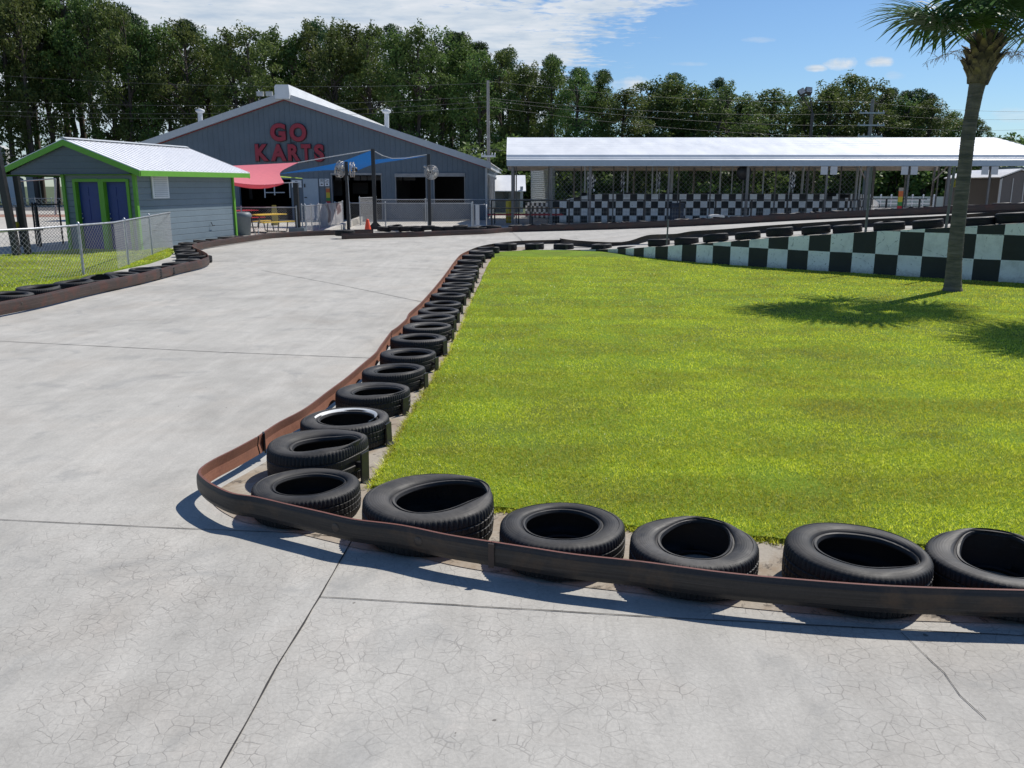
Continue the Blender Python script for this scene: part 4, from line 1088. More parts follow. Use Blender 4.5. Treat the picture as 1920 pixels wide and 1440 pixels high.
height_board(614.5, 351, 384, YS - .04, [(cr_, .22), (cg_, .18), (cy_, .3), (co_, .22), (cw_, .08)], 'striped orange yellow green height board on the building right of the pale door')

# ---- shed with green trim
CA = G(265, 471); CB = CA + Vector((.208, .978, 0)) * 5.65; ax = (CB - CA); SL = ax.length; ax.normalize(); nx = Vector((-ax.y, ax.x, 0))   # ax: along the side wall, nx: to the left
EZ = 2.42
shed = thing('ticket_shed', CA, 'small grey clapboard shed with lime green trim, blue doors and white metal roof', 'shed')
WD = 2.45; PW = 1.65; OVF = .30; OVS = .45; RISE = .92
def S(s, n, z): return CA + ax * s + nx * n + Vector((0, 0, z))
mb = MB()
mb.add([S(0, 0, 0), S(SL, 0, 0), S(SL, 0, EZ + .04), S(0, 0, EZ + .04)], [(0, 1, 2, 3)])
mb.add([S(0, WD, 0), S(SL, WD, 0), S(SL, WD, EZ + .3), S(0, WD, EZ + .3)], [(3, 2, 1, 0)])
mb.add([S(SL, 0, 0), S(SL, WD, 0), S(SL, WD, EZ + .3), S(SL, 0, EZ)], [(0, 1, 2, 3)])
DW = [(.28, 1.06), (1.24, 2.04)]  # door openings measured from the right corner
zs = 2.07
cuts = sorted([0, WD] + [v for d in DW for v in d])
for a, b in zip(cuts[:-1], cuts[1:]):
    z0 = zs if any(abs(a - d[0]) < 1e-6 for d in DW) else 0
    mb.add([S(0, b, z0), S(0, a, z0), S(0, a, EZ), S(0, b, EZ)], [(0, 1, 2, 3)])
part('wall', mb, M['shed_siding'], shed)
mb = MB(); mid = (WD + PW) / 2; zr = EZ + RISE; W2 = mid + OVS
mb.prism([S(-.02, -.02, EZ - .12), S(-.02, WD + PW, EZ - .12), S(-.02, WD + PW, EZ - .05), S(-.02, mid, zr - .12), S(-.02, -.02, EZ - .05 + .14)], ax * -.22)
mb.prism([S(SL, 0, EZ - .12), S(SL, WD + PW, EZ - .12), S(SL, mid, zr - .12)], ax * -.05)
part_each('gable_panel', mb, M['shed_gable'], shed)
slope = RISE / (mid + OVS)
mb = MB()
for s in (1, -1):
    ne = mid - s * (mid + OVS)   # eave n
    nrib = 26
    for k in range(nrib):
        s0 = -OVF - .04 + (SL + OVF + .55) * k / nrib; s1 = -OVF - .04 + (SL + OVF + .55) * (k + 1) / nrib
        sm = s0 + (s1 - s0) * .78
        for (a, b, h) in ((s0, sm, 0), (sm, s1, .016)):
            P = [S(a, mid, zr + h), S(b, mid, zr + h), S(b, ne, zr - RISE + h), S(a, ne, zr - RISE + h)]
            mb.prism(P if s > 0 else P[::-1], Vector((0, 0, -.03 - h)))
part('roof', mb, pm('white_ribbed_roof', (.80, .80, .82), .42, var=.05), shed)
mb = MB(); mb.prism([S(-OVF - .05, mid - .14, zr + .0), S(-OVF - .05, mid, zr + .05), S(-OVF - .05, mid + .14, zr + .0), S(-OVF - .05, mid, zr + .02)], ax * (SL + OVF + .56)); part('ridge_cap', mb, M['trim_white'], shed)
mb = MB()
for send in (-OVF - .06, SL + .48):
    for s in (1, -1):
        ne = mid - s * (mid + OVS)
        P = [S(send, mid, zr - .03), S(send, ne, zr - RISE - .03), S(send, ne, zr - RISE - .20), S(send, mid, zr - .20)]
        mb.prism(P, ax * .035)
for s in (1, -1):
    ne = mid - s * (mid + OVS); a = S(-OVF - .02, ne, EZ - .10); b = S(SL + .5, ne, EZ - .10); mb.beam(a, b, .03, .16)
mb2 = MB()
part_each('green_fascia', mb, M['green'], shed)
mb = MB()
for (s_, n_) in ((-.012, -.012), (SL + .0, -.012), (-.012, WD)):
    mb.box(S(s_, n_, (EZ - .1) / 2), (.10, .10, EZ - .1), rz=math.atan2(ax.y, ax.x))
mb.beam(S(-.03, 0, EZ - .12), S(-.03, WD + .05, EZ - .12), .03, .05)
part_each('corner_trim', mb, M['green'], shed)
mb = MB(); a = S(-OVF, mid, EZ - .14); 
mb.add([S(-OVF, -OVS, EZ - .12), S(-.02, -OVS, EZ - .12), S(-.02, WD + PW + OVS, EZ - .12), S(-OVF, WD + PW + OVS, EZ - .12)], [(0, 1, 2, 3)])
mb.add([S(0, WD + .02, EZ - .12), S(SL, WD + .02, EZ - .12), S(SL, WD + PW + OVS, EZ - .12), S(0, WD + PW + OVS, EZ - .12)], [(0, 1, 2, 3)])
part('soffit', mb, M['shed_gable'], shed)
for i, (d0_, d1_) in enumerate(DW):
    mb = MB(); th = .13
    def dp(s, n, z): return S(s, n, z)
    dep = .10
    mb.prism([dp(dep, d0_, 0), dp(dep, d1_, 0), dp(dep, d1_, zs), dp(dep, d0_, zs)], ax * .04)
    d_ = part('door', mb, M['blue_door'], shed, label='blue panelled door %s' % ('nearest the shed corner' if i == 0 else 'at the left of the pair'))
    mb = MB(); ww = d1_ - d0_
    for cu in (.28, .72):
        for (z0, z1) in ((.15, .8), (.92, 1.55), (1.66, 1.92)):
            c0 = d0_ + ww * (cu - .15); c1 = d0_ + ww * (cu + .15)
            q = [dp(dep - .012, c0, z0), dp(dep - .012, c1, z0), dp(dep - .012, c1, z1), dp(dep - .012, c0, z1)]
            mb.prism(q, ax * .012)
    part('raised_panel', mb, M['blue_door'], d_)
    mb = MB(); c = dp(dep - .04, d1_ - .07, .98); mb.lathe([(0, .03), (.03, .02), (.03, -.02), (0, -.03)], c, 10); c = dp(dep - .04, d1_ - .07, 1.12); mb.lathe([(0, .02), (.02, .01), (.02, -.01), (0, -.02)], c, 10); part('handle', mb, M['galv'], d_)
    mb = MB()
    for n_ in (d0_ - .045, d1_ + .045): mb.box(dp(-.02, n_, (zs + .09) / 2), (.05, .09, zs + .09), rz=math.atan2(ax.y, ax.x) )
    for n_ in (d0_ + .008, d1_ - .008): mb.box(dp(.07, n_, zs / 2), (.13, .016, zs), rz=math.atan2(ax.y, ax.x))
    mb.box(dp(-.02, (d0_ + d1_) / 2, zs + .055), (.05, d1_ - d0_ + .0, .09), rz=math.atan2(ax.y, ax.x))
    part_each('door_frame', mb, M['green'], d_)
rz_ = math.atan2(ax.y, ax.x)
mb = MB(); c = S(1.22, -.03, 1.92); mb.box(c, (.86, .04, .70), rz=rz_)
vent = part('louvre_vent', mb, M['white_paint'], shed)
mb = MB()
for k in range(11): mb.box(S(1.22, -.055, 1.63 + .058 * k), (.68, .025, .03), rz=rz_)
part('louvre_slat', mb, M['trim_white'], vent)
mb = MB(); mb.box(S(1.3, -.06, 2.3), (.35, .08, .05), rz=rz_); part('light_fitting', mb, M['white_paint'], shed)
mb = MB(); mb.tube([S(4.0, -.03, .72), S(4.0, -.08, .6), S(4.15, -.08, .6)], .012, 6); part('outdoor_tap', mb, M['black_plastic'], shed)
mb = MB(); mb.tube([S(7.0, -.05, 0), S(7.0, -.05, .34), S(7.0, -.2, .34), S(7.0, -.2, .1)], .014, 6); part('pipe', mb, M['galv'], shed)

# ---- canopy over the pit lane
YC = G(960, 423.5).y; YR = YC + 6.0; YK = YC + 12.0
EL = V(950, 311, YC); ER = Vector((V(960, 258, YR).x + V(1853, 258, YR).x + .4, YC, EL.z)); RZc = V(1400, 258, YR).z
zf0 = V(1400, 311.5, YC).z; zf1 = V(1400, 300, YC).z; zf2 = V(1400, 289.5, YC + .35).z
cx0, cx1 = EL.x, ER.x
can = thing('pit_canopy', ((cx0 + cx1) / 2, YR, 0), 'long open canopy with white ribbed metal roof over the pit area', 'canopy')
prof = [(YC - .05, zf0), (YC - .05, zf1), (YC + .02, zf1 + .05), (YC + .10, zf1 + .06), (YC + .13, zf1 + .11), (YC + .22, zf1 + .13), (YC + .30, zf2 - .02), (YC + .42, zf2 + .02)]
nr = 9
for k in range(1, nr + 1):
    f0 = (k - .35) / nr; f1 = k / nr
    y0 = YC + .42 + (YR - YC - .42) * f0; z0 = zf2 + .02 + (RZc - zf2 - .02) * f0
    y1 = YC + .42 + (YR - YC - .42) * (f1 - .04 / nr); z1 = zf2 + .02 + (RZc - zf2 - .02) * f1
    prof += [(y0, z0 - .002), (y1, z1 - .004), (y1 + .03, z1 + .010)]
full = prof + [(2 * YR - y, z) for y, z in prof[::-1]]
mb = MB(); vs = [(cx0, y, z) for y, z in full] + [(cx1, y, z) for y, z in full]; n = len(full)
mb.add(vs, [(i, n + i, n + i + 1, i + 1) for i in range(n - 1)], 0)
part('roof', mb, M['white_metal'], can)
mb = MB(); mb.box(((cx0 + cx1) / 2, YC - .075, (zf0 + zf1) / 2), (cx1 - cx0, .03, zf1 - zf0 - .01)); part('fascia', mb, pm('grey_fascia', (.36, .43, .50), .5, var=.05), can)
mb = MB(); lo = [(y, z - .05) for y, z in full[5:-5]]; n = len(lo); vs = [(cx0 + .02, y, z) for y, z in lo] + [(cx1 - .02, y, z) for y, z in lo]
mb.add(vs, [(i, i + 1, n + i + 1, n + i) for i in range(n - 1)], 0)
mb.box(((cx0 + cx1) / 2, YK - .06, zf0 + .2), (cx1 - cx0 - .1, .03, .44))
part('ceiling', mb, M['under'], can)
mb = MB()
for xx in (cx0 - .01, cx1 + .01):
    P = [(xx, y, z + .02) for y, z in full[::1]] + [(xx, y, z - .16) for y, z in full[::-1]]
    for a in range(len(full) - 1):
        q = [(xx, full[a][0], full[a][1] + .02), (xx, full[a + 1][0], full[a + 1][1] + .02), (xx, full[a + 1][0], full[a + 1][1] - .12), (xx, full[a][0], full[a][1] - .12)]
        mb.prism(q, (.02 if xx < cx0 else -.02, 0, 0))
part('end_trim', mb, M['white_metal'], can)
post_px = [961, 1034, 1107, 1255, 1403, 1552, 1628, 1705, 1781, 1858, 1935]
for i, px in enumerate(post_px):
    x = V(px, 330, YC).x; mb = MB(); mb.box((x, YC + .1, zf0 / 2 + .05), (.13 if i % 2 == 0 else .09, .09, zf0 + .1)); part('front_post', mb, M['grey_post'], can)
for i in range(14):
    x = V(968 + 60.6 * i, 330, YC + 3.4).x; zt = zf2 + (RZc - zf2) * .40
    if i % 1 == 0:
        mb = MB(); mb.box((x, YC + 3.2, zt / 2), (.065, .065, zt)); part('inner_post', mb, M['grey_post'], can)
for i in range(8):
    x = cx0 + .4 + (cx1 - cx0 - .8) * i / 7; mb = MB(); mb.box((x, YK - .2, zf0 / 2 + .1), (.11, .11, zf0 + .2)); part('back_post', mb, M['grey_post'], can)
for i, px in enumerate((1628, 1755)):
    x = V(px, 330, YC).x; mb = MB(); mb.beam((x, YC + .2, zf0 - .7), (x + (.7 if i else -.5), YC + .2, zf0 + .1), .06, .06); part('knee_brace', mb, pm('tan_brace', (.30, .24, .19)), can)
for k, (px, lab) in enumerate(((1555, 'left'), (1706, 'middle'), (1857, 'right'))):
    t = thing('hanging_sign', V(px, 328, YC - .1), 'plain pale double sign board under the canopy eave, %s of three' % lab, 'sign', 'pale boards hanging under the canopy eave')
    for s in (-1, 1):
        a = V(px + s * 9, 312, YC - .12); b = V(px + s * 9, 327.5, YC - .12); mb = MB(); mb.box((a.x, a.y, (a.z + b.z) / 2), (.34, .02, a.z - b.z)); part('board', mb, M['trim_white'], t)

# ---- checkered pit wall behind the canopy
def checker_wall(pts, mat, sq, label, thick=.2):
    """pts: (px, y_bottom ground Y distance, height)"""
    mb = MB(); s = 0
    for (a, ha), (b, hb) in zip(pts[:-1], pts[1:]):
        L = (b - a).length; n = Vector((-(b - a).y, (b - a).x, 0)).normalized() * thick
        u = [(s / sq, 10), ((s + L) / sq, 10), ((s + L) / sq, 10 + hb / sq), (s / sq, 10 + ha / sq)]
        A1, B1 = a + Vector((0, 0, ha)), b + Vector((0, 0, hb))
        mb.add([a, b, B1, A1], [(0, 1, 2, 3)], 0, False, [u])
        mb.add([A1, B1, B1 + n, A1 + n], [(0, 1, 2, 3)], 1); mb.add([a + n, b + n, B1 + n, A1 + n], [(3, 2, 1, 0)], 1); s += L
    return obj('checkered_wall', mb, [mat, M['white_paint']], label=label, cat='wall')
YW = YC + 3.9
def gp(px, Y): v = V(px, 400, Y); return Vector((v.x, Y, 0))
hh = V(1200, 363.5, YW).z; sq = hh / 4
pw = [(gp(1036, YW), V(1036, 378, YW).z), (gp(1060, YW), V(1060, 374, YW).z), (gp(1090, YW), V(1090, 368, YW).z), (gp(1125, YW), hh), (gp(1520, YW), hh), (gp(1585, YW + .4), hh), (gp(1605, YW + 2.0), hh), (gp(1622, YW + 4.5), hh - .1), (gp(1634, YW + 8), hh - .35), (gp(1645, YW + 13), hh - .7), (gp(1650, YW + 17), hh - 1.1)]
checker_wall(pw, M['checker_far'], sq, 'tall black and white checkered pit wall seen beneath the canopy')
pw2 = [(gp(985, YW + 9), .9), (gp(1036, YW + 5), .95), (gp(1075, YW + 2.5), 1.0)]
checker_wall(pw2, M['checker_far'], .36, 'lower checkered wall behind the long picnic tables')
for i in range(20):
    x = gp(1100 + 25.5 * i, YW).x
    tyre((x, YW + .42, hh - .12 - (.08 if i % 3 else 0)), '%s tyre from the left on top of the checkered pit wall' % ordw(i), (1, 5, 2, 0)[i % 4], R(31 * i), (.0, 0), .95, group='tyres topping the checkered pit wall')

# ================================================================== fences
def chainlink(path, h, posts, label, wire='wire', cell=.085, wr=.0035, post_r=.03, top=True, name='chain_link_fence', pmat='galv', group=None, rr=.022, bottom=.04):
    """path: list of ground points"""
    t = thing(name, path[0], label, 'fence', group)
    L = [0]
    for a, b in zip(path[:-1], path[1:]): L.append(L[-1] + (b - a).length)
    def at_(s):
        s = max(0, min(L[-1], s)); j = max(i for i in range(len(L)) if L[i] <= s + 1e-9); j = min(j, len(path) - 2)
        return path[j].lerp(path[j + 1], (s - L[j]) / (L[j + 1] - L[j]))
    mb = MB(); H = h - bottom
    n = int((L[-1] + H) / cell)
    def wseg(s0, z0, s1, z1):
        # clip to 0..L
        if s1 < s0: s0, z0, s1, z1 = s1, z1, s0, z0
        if s1 <= 0 or s0 >= L[-1]: return
        if s0 < 0: z0 += (z1 - z0) * (0 - s0) / (s1 - s0); s0 = 0
        if s1 > L[-1]: z1 = z0 + (z1 - z0) * (L[-1] - s0) / (s1 - s0); s1 = L[-1]
        bps = [s0] + [l for l in L[1:-1] if s0 < l < s1] + [s1]
        for a, b in zip(bps[:-1], bps[1:]):
            za = z0 + (z1 - z0) * (a - s0) / (s1 - s0 + 1e-9); zb = z0 + (z1 - z0) * (b - s0) / (s1 - s0 + 1e-9)
            A = at_(a) + Vector((0, 0, za)); B = at_(b) + Vector((0, 0, zb)); d = (B - A)
            if d.length < 1e-4: continue
            d.normalize(); q = Vector((-(d.y), d.x, 0)); q = q.normalized() if q.length > 1e-3 else Vector((0, 1, 0)); r_ = d.cross(q).normalized()
            vs = [A + q * wr, A + r_ * wr, A - q * wr, A - r_ * wr, B + q * wr, B + r_ * wr, B - q * wr, B - r_ * wr]
            mb.add(vs, [(0, 1, 5, 4), (1, 2, 6, 5), (2, 3, 7, 6), (3, 0, 4, 7)])
    for k in range(n + 1):
        s = k * cell
        wseg(s - H, bottom, s, h); wseg(s, bottom, s - H, h)
    part('mesh_panel', mb, M[wire], t)
    if top:
        mb = MB(); mb.tube([p + Vector((0, 0, h)) for p in path], rr, 8); part('top_rail', mb, M[pmat], t)
    for s in posts:
        p = at_(s * L[-1]); mb = MB(); mb.tube([p, p + Vector((0, 0, h + .03))], post_r, 8); mb.lathe([(post_r * 1.25, 0), (post_r * 1.2, .03), (0, .06)], p + Vector((0, 0, h + .02)), 8); part('post', mb, M[pmat], t)
    return t
fh = 1.12
fa = [G(-150, 560), G(-60, 548), G(75, 533), G(222, 507), G(329, 460)]
fa[4] = G(329, 462)
chainlink(fa, fh, [0, .29, .475, .705, 1.0], 'near silver chain link fence standing on the side lawn', cell=.105, wr=.0030)
fb = [G(329, 459.5), G(312, 456), G(240, 456), G(176, 457)]
chainlink(fb, fh - .0, [.35, 1.0], 'second chain link run behind the near fence, in front of the shed', cell=.105, wr=.0030)
mb = MB()
c = G(272, 459); zc = fh + .03
for k in range(3): mb.tube([(c.x - .12 + .12 * k + .07 * math.cos(t), c.y + .05 * math.sin(t * 2), zc + .07 * math.sin(t)) for t in [i * .7 for i in range(10)]], .028, 6)
obj('coiled_rope', mb, M['white_paint'], label='coil of white rope slung over the chain link top rail', cat='rope')
YF = G(731, 428).y
def gx(px, Y): return Vector((V(px, 400, Y).x, Y, 0))
chainlink([gx(433, 36), gx(556, 36.5)], 1.08, [0, .16, 1], 'chain link fence behind the grey bin and yellow picnic table', wire='wire', cell=.10, wr=.003)
chainlink([gx(566, 36.5), gx(572, 36.5)], 1.15, [0, 1], 'narrow gate between two fence posts by the black sail post', cell=.12, wr=.004, name='narrow_gate')
chainlink([gx(573, 36.8), gx(610, 41), gx(643, 46)], 1.12, [0, .12, .3, .5, .75, 1], 'chain link fence running back to the building entrance', cell=.10, wr=.003)
chainlink([gx(656, YF + 1), gx(731, YF), gx(808, YF), gx(886, YF)], 1.15, [0, .33, .66, 1], 'chain link fence in front of the two open bays', cell=.11, wr=.003)
chainlink([gx(706, 47.5), gx(800, 47.5), gx(922, 47.5), gx(1035, 47.5)], 1.22, [0, .28, .65, 1], 'farther chain link fence close to the grey building', cell=.12, wr=.003)
chainlink([gx(675, 44), gx(706, 47)], 1.35, [0, 1], 'pale mesh side panel by the first open bay', cell=.10, wr=.004)
# translucent scrim panels on the receding fence
mb = MB()
A = gx(600, 39.8); B = gx(641, 45.7); mb.prism([A + Vector((0, 0, .1)), B + Vector((0, 0, .1)), B + Vector((0, 0, 1.08)), A + Vector((0, 0, 1.08))], (.02, .02, 0))
m_, nt_, b_ = newmat('grey_banner'); P_ = geo_pos(nt_); mp_ = nd(nt_, 'ShaderNodeMapping'); mp_.inputs['Scale'].default_value = (1.2, .3, .5); nt_.links.new(P_, mp_.inputs[0])
nt_.links.new(ramp(nt_, noise(nt_, mp_.outputs[0], 2.2, 5, .6, .5), [(.42, (.28, .28, .30)), (.55, (.42, .41, .42)), (.6, (.16, .10, .10)), (.72, (.10, .10, .12))]), b_.inputs['Base Color'])
obj('fence_banner', mb, m_, label='grey printed banner tied to the receding chain link fence', cat='banner')
# pale concrete ramp kerb by the entrance
mb = MB(); a = G(608, 441); b = G(722, 403.5); b = Vector((b.x, 49.5, 0)); 
mb.prism([a, b, b + Vector((0, 0, .28)), a + Vector((0, 0, .22))], (-.0, -.0, 0) if False else (.22, .05, 0)); obj('kerb_block', mb, M['plaza'], label='pale concrete kerb sloping up to the building entrance', cat='kerb')

# gate leaf at right end
g0 = gx(888, YF); g1 = gx(912, YF - .3); gt = thing('metal_gate', g0, 'open round cornered metal gate with a white panel beside the fence end', 'gate')
mb = MB(); a = g0; b = g1; mb.tube([a + Vector((.0, 0, .12)), a + Vector((0, 0, 1.1)), b + Vector((0, 0, 1.1)), b + Vector((0, 0, .12)), a + Vector((0, 0, .12))], .025, 8); part('gate_frame', mb, M['galv'], gt)
mb = MB(); mb.box(a.lerp(b, .3) + Vector((0, 0, .62)), (.18, .04, .95)); part('white_panel', mb, M['trim_white'], gt)
mb = MB(); mb.box(a + Vector((-.08, 0, .6)), (.08, .08, 1.2)); part('gate_post', mb, M['galv'], gt)

# black railing in front of the pit
def railing(x0, x1, Y, h, posts, label, grille=True):
    t = thing('pit_railing', gx(x0, Y), label, 'railing')
    A, B = gx(x0, Y), gx(x1, Y); mb = MB()
    mb.beam(A + Vector((0, 0, h)), B + Vector((0, 0, h)), .06, .05); mb.beam(A + Vector((0, 0, h * .70)), B + Vector((0, 0, h * .70)), .05, .04); part('rail_bar', mb, M['black_steel'], t)
    for px in posts: p = gx(px, Y); mb = MB(); mb.box(p + Vector((0, 0, h / 2)), (.07, .07, h)); part('post', mb, M['black_steel'], t)
    if grille:
        mb = MB(); n = int((B - A).length / .14)
        for k in range(n): p = A.lerp(B, k / n); mb.box(p + Vector((0, .03, h * .36)), (.004, .004, h * .66))
        for z in (.1, .25, .4, .55): mb.box((A + B) / 2 + Vector((0, .035, h * z)), ((B - A).length, .008, .008))
        part('mesh_infill', mb, M['dark_wire'], t)
YP = YC - .8
railing(921, 1067, YP, V(930, 376, YP).z, (922, 994, 1067), 'black pipe railing at the left end of the pit below the canopy')
railing(1067, 1610, YP, V(1200, 375, YP).z, range(1140, 1611, 67), 'long black railing in front of the checkered pit wall')
railing(1611, 1735, YP + 1, V(1650, 373, YP + 1).z, (1660, 1722), 'short black railing in front of the pale fence')
# grey-green corrugated fence far right
YG = 62.0
A, B = gx(1600, YG), gx(2150, YG - 6); zt = V(1750, 368, YG).z; t = thing('sheet_fence', A, 'pale green sheet fence with white post caps at the far right', 'fence')
mb = MB(); mb.prism([A, B, B + Vector((0, 0, zt)), A + Vector((0, 0, zt))], (0, .05, 0)); 
part('sheet_panel', mb, M['pale_fence'], t)
for k in range(26):
    p = A.lerp(B, (k + .5) / 26); mb = MB(); mb.tube([p + Vector((0, -.05, 0)), p + Vector((0, -.05, zt + .08))], .05, 6); mb.lathe([(.07, 0), (.06, .06), (0, .09)], p + Vector((0, -.05, zt + .06)), 8); part('fence_post', mb, M['white_paint'], t)
mb = MB()
for z in (.5, .75, 1.0):
    if z < zt: mb.beam(gx(1640, YG - 2) + Vector((0, 0, z)), gx(1745, YG - 2) + Vector((0, 0, z)), .05, .08)
part('white_board', mb, M['white_paint'], t)
# tall dark netting fence behind the pit wall
t = None
YN = YW + 1.6
chainlink([gx(996, YN + 14), gx(1040, YN + 1), gx(1110, YN), gx(1380, YN), gx(1600, YN)], 2.95, [0, .35], 'tall chain link safety fence behind the checkered pit wall', wire='dark_wire', cell=.26, wr=.009, post_r=.04)
for i, (px, w) in enumerate(((1096, .05), (1175, .05), (1221, .05), (1229, .035), (1257, .08), (1347, .05), (1369, .035), (1427, .05), (1477, .06), (1483, .05), (1500, .07), (1601, .07), (1607, .06))):
    p = gx(px, YN - .3); mb = MB(); mb.tube([p, p + Vector((0, 0, 3.0))], w, 8); obj('fence_pole', mb, M['galv'] if w < .07 else M['trim_white'], label='%s pale pole from the left standing against the tall netting behind the pit wall' % ordw(i), cat='pole', group='poles of the tall safety fence')

# ================================================================== street furniture
def blackpost(px0, py0, px1, Y, w, label, gusset=False):
    b = gx(px1, Y); top = V(px0, py0, Y); t = thing('sail_post', b, label, 'post', 'black posts holding the shade sails'); mb = MB()
    mb.beam(b, Vector((b.x + (top.x - b.x) * .5, Y, top.z)), w, w); part('post', mb, M['black_steel'], t)
    if gusset:
        mb = MB()
        for d in (Vector((1, 0, 0)), Vector((-1, 0, 0))): mb.prism([b + d * w * .5 + Vector((0, -.01, .02)), b + d * (w * .5 + .3) + Vector((0, -.01, .02)), b + d * w * .5 + Vector((0, -.01, .32))], (0, .02, 0))
        mb.box(b + Vector((0, 0, .012)), (.8, .4, .024)); part('base_gusset', mb, M['black_steel'], t)
    return t, Vector((b.x + (top.x - b.x) * .5, Y, top.z))
YA = G(651, 430).y
pA, tA = blackpost(650, 303, 652.5, YA, .13, 'black post carrying a sideways fan, left of the tall post')
pB, tB = blackpost(699, 279, 703, YA + .3, .16, 'tallest black post with flared foot holding both sails', True)
pC, tC = blackpost(804, 289, 805.5, YA, .14, 'black post carrying a round fan in front of the bays')
pD, tD = blackpost(554, 343, 557.5, 36.6, .19, 'thick black post at the corner of the pink sail')
mb = MB(); mb.box(gx(557, 36.4) + Vector((0, 0, .12)), (.65, .5, .24)); part('footing', mb, M['bin'], pD)
for i, (x0, y0, x1, Yd, w) in enumerate(((-3, 300, 22, 24.5, .17), (30, 330, 43, 24.8, .14))):
    a = V(x0, y0, Yd); b = gx(x1, Yd); mb = MB(); mb.beam(b, a, w, w)
    if i == 0: a2 = V(-12, 262, Yd); mb.beam(a, a2, w, w)
    obj('leaning_post', mb, M['black_steel'], label=('thick black slanting post at the far left edge', 'black slanting post under the left eave of the shed')[i], cat='post')

def fan(c, yaw, pitch, r, label, parent=None):
    t = thing('post_fan', c, label, 'fan', 'fans on the black posts'); t.rotation_euler = (pitch, 0, yaw)
    mb = MB()
    for rr, z in ((r, 0), (r, .16), (r * .75, -.02), (r * .5, -.04), (r * .75, .19), (r * .25, -.05)):
        mb.tube([(rr * math.cos(a), z, rr * math.sin(a)) for a in [2 * math.pi * k / 24 for k in range(25)]], .012, 5, caps=False)
    for k in range(26):
        a = 2 * math.pi * k / 26; mb.tube([(.04 * math.cos(a), -.05, .04 * math.sin(a)), (r * .6 * math.cos(a), -.035, r * .6 * math.sin(a)), (r * math.cos(a), 0, r * math.sin(a)), (r * math.cos(a), .16, r * math.sin(a)), (.08 * math.cos(a), .22, .08 * math.sin(a))], .006, 4, caps=False)
    o = obj('cage', mb, M['fan'], recentre=False); o.parent = t
    mb = MB()
    for k in range(3):
        a = 2 * math.pi * k / 3 + .4; u = Vector((math.cos(a), 0, math.sin(a))); v = Vector((-math.sin(a), 0.35, math.cos(a)))
        mb.add([u * .04 + Vector((0, .08, 0)), u * r * .9 + v * -.09 + Vector((0, .08, 0)), u * r * .9 + v * .11 + Vector((0, .08, 0)), u * .05 + v * .08 + Vector((0, .08, 0))], [(0, 1, 2, 3)])
    o = obj('blade', mb, M['trim_white'], recentre=False); o.parent = t
    mb = MB(); mb.lathe([(0, .05), (.1, .04), (.11, -.14), (.06, -.2), (0, -.2)], seg=12); mb.v = [(x, -z + .12, y) for x, y, z in mb.v]
    o = obj('motor', mb, M['black_plastic'], recentre=False); o.parent = t
    return t
c = V(641, 318, YA - .12); fan(c, R(72), R(12), .36, 'silver round fan turned edge on, on the left black post')
c = V(657, 318, YA - .1); fan(c, R(-80), R(0), .33, 'second silver fan on the right side of the left black post')
c = V(807.5, 323, YA - .2); fan(c, R(-15), 0, .31, 'silver round fan facing the camera on the post in front of the bays')
mb = MB(); a = V(797, 312, YA - .05); mb.lathe([(0, .06), (.07, .03), (.08, -.04), (0, -.06)], a, 12); mb.beam(a, a + Vector((.2, .05, 0)), .03, .03); obj('post_lamp', mb, M['fan'], label='small round lamp above the round fan on the black post', cat='lamp')
mb = MB(); a = V(652, 330, YA - .12); mb.tube([a, gx(656, YA - .12) + Vector((0, 0, .7))], .016, 6); obj('cable_conduit', mb, M['galv'], label='thin pale conduit down the left fan post', cat='pipe')

def sail(name, C4, mat, sags, label, n=22, bow=(.1, .1, .1, .1), belly=-.2):
    """C4: four corners in order; edges bow inward and the middle sags"""
    A, B, C_, D = [Vector(c) for c in C4]; cen = (A + B + C_ + D) / 4; vs = []
    for i in range(n + 1):
        for j in range(n + 1):
            u, v = i / n, j / n
            p = A * (1 - u) * (1 - v) + B * u * (1 - v) + C_ * u * v + D * (1 - u) * v
            e = [(1 - v) ** 2 * 4 * u * (1 - u) * bow[0], u ** 2 * 4 * v * (1 - v) * bow[1], v ** 2 * 4 * u * (1 - u) * bow[2], (1 - u) ** 2 * 4 * v * (1 - v) * bow[3]]
            p = p + (cen - p) * sum(e); p.z += belly * 16 * u * (1 - u) * v * (1 - v)
            p.z += sags * 4 * u * (1 - u) * v ** 4
            vs.append(p)
    mb = MB(); mb.add(vs, [(i * (n + 1) + j, (i + 1) * (n + 1) + j, (i + 1) * (n + 1) + j + 1, i * (n + 1) + j + 1) for i in range(n) for j in range(n)], 0, True)
    t = thing(name, cen, label, 'shade sail'); o = part('fabric', mb, mat, t); return t
# pink sail: high edge at the back, low edge in front
pk = sail('shade_sail', [V(405, 312, 39.5), V(560, 304.5, 39.5), V(533, 343, 36.9), V(400, 333, 34.5)], M['pink'], -.16, 'pink shade sail stretched between the green trimmed shed and the grey building', bow=(.02, .30, .0, .0), belly=-.02)
mb = MB(); a = V(400, 333.5, 34.4); b = V(533, 343.2, 36.7); vs = []
for k in range(31):
    u = k / 30; p = a.lerp(b, u); s_ = 4 * u * (1 - u); p.z -= .16 * s_; vs += [p, p + Vector((0, .25 * s_, -.14 * s_ - .02))]
mb.add(vs, [(2 * k, 2 * k + 1, 2 * k + 3, 2 * k + 2) for k in range(30)], 0, True); part('hem', mb, pm('pink_hem', (.72, .09, .13), .7, trans=.2), pk)
mb = MB(); mb.tube([V(558, 305, 39.5), V(625, 293, 39.7), tB + Vector((-.05, 0, -.05))], .022, 6); mb.tube([V(531, 343, 36.9), V(549, 342, 36.7)], .02, 6); part_each('rope', mb, M['rope'], pk)
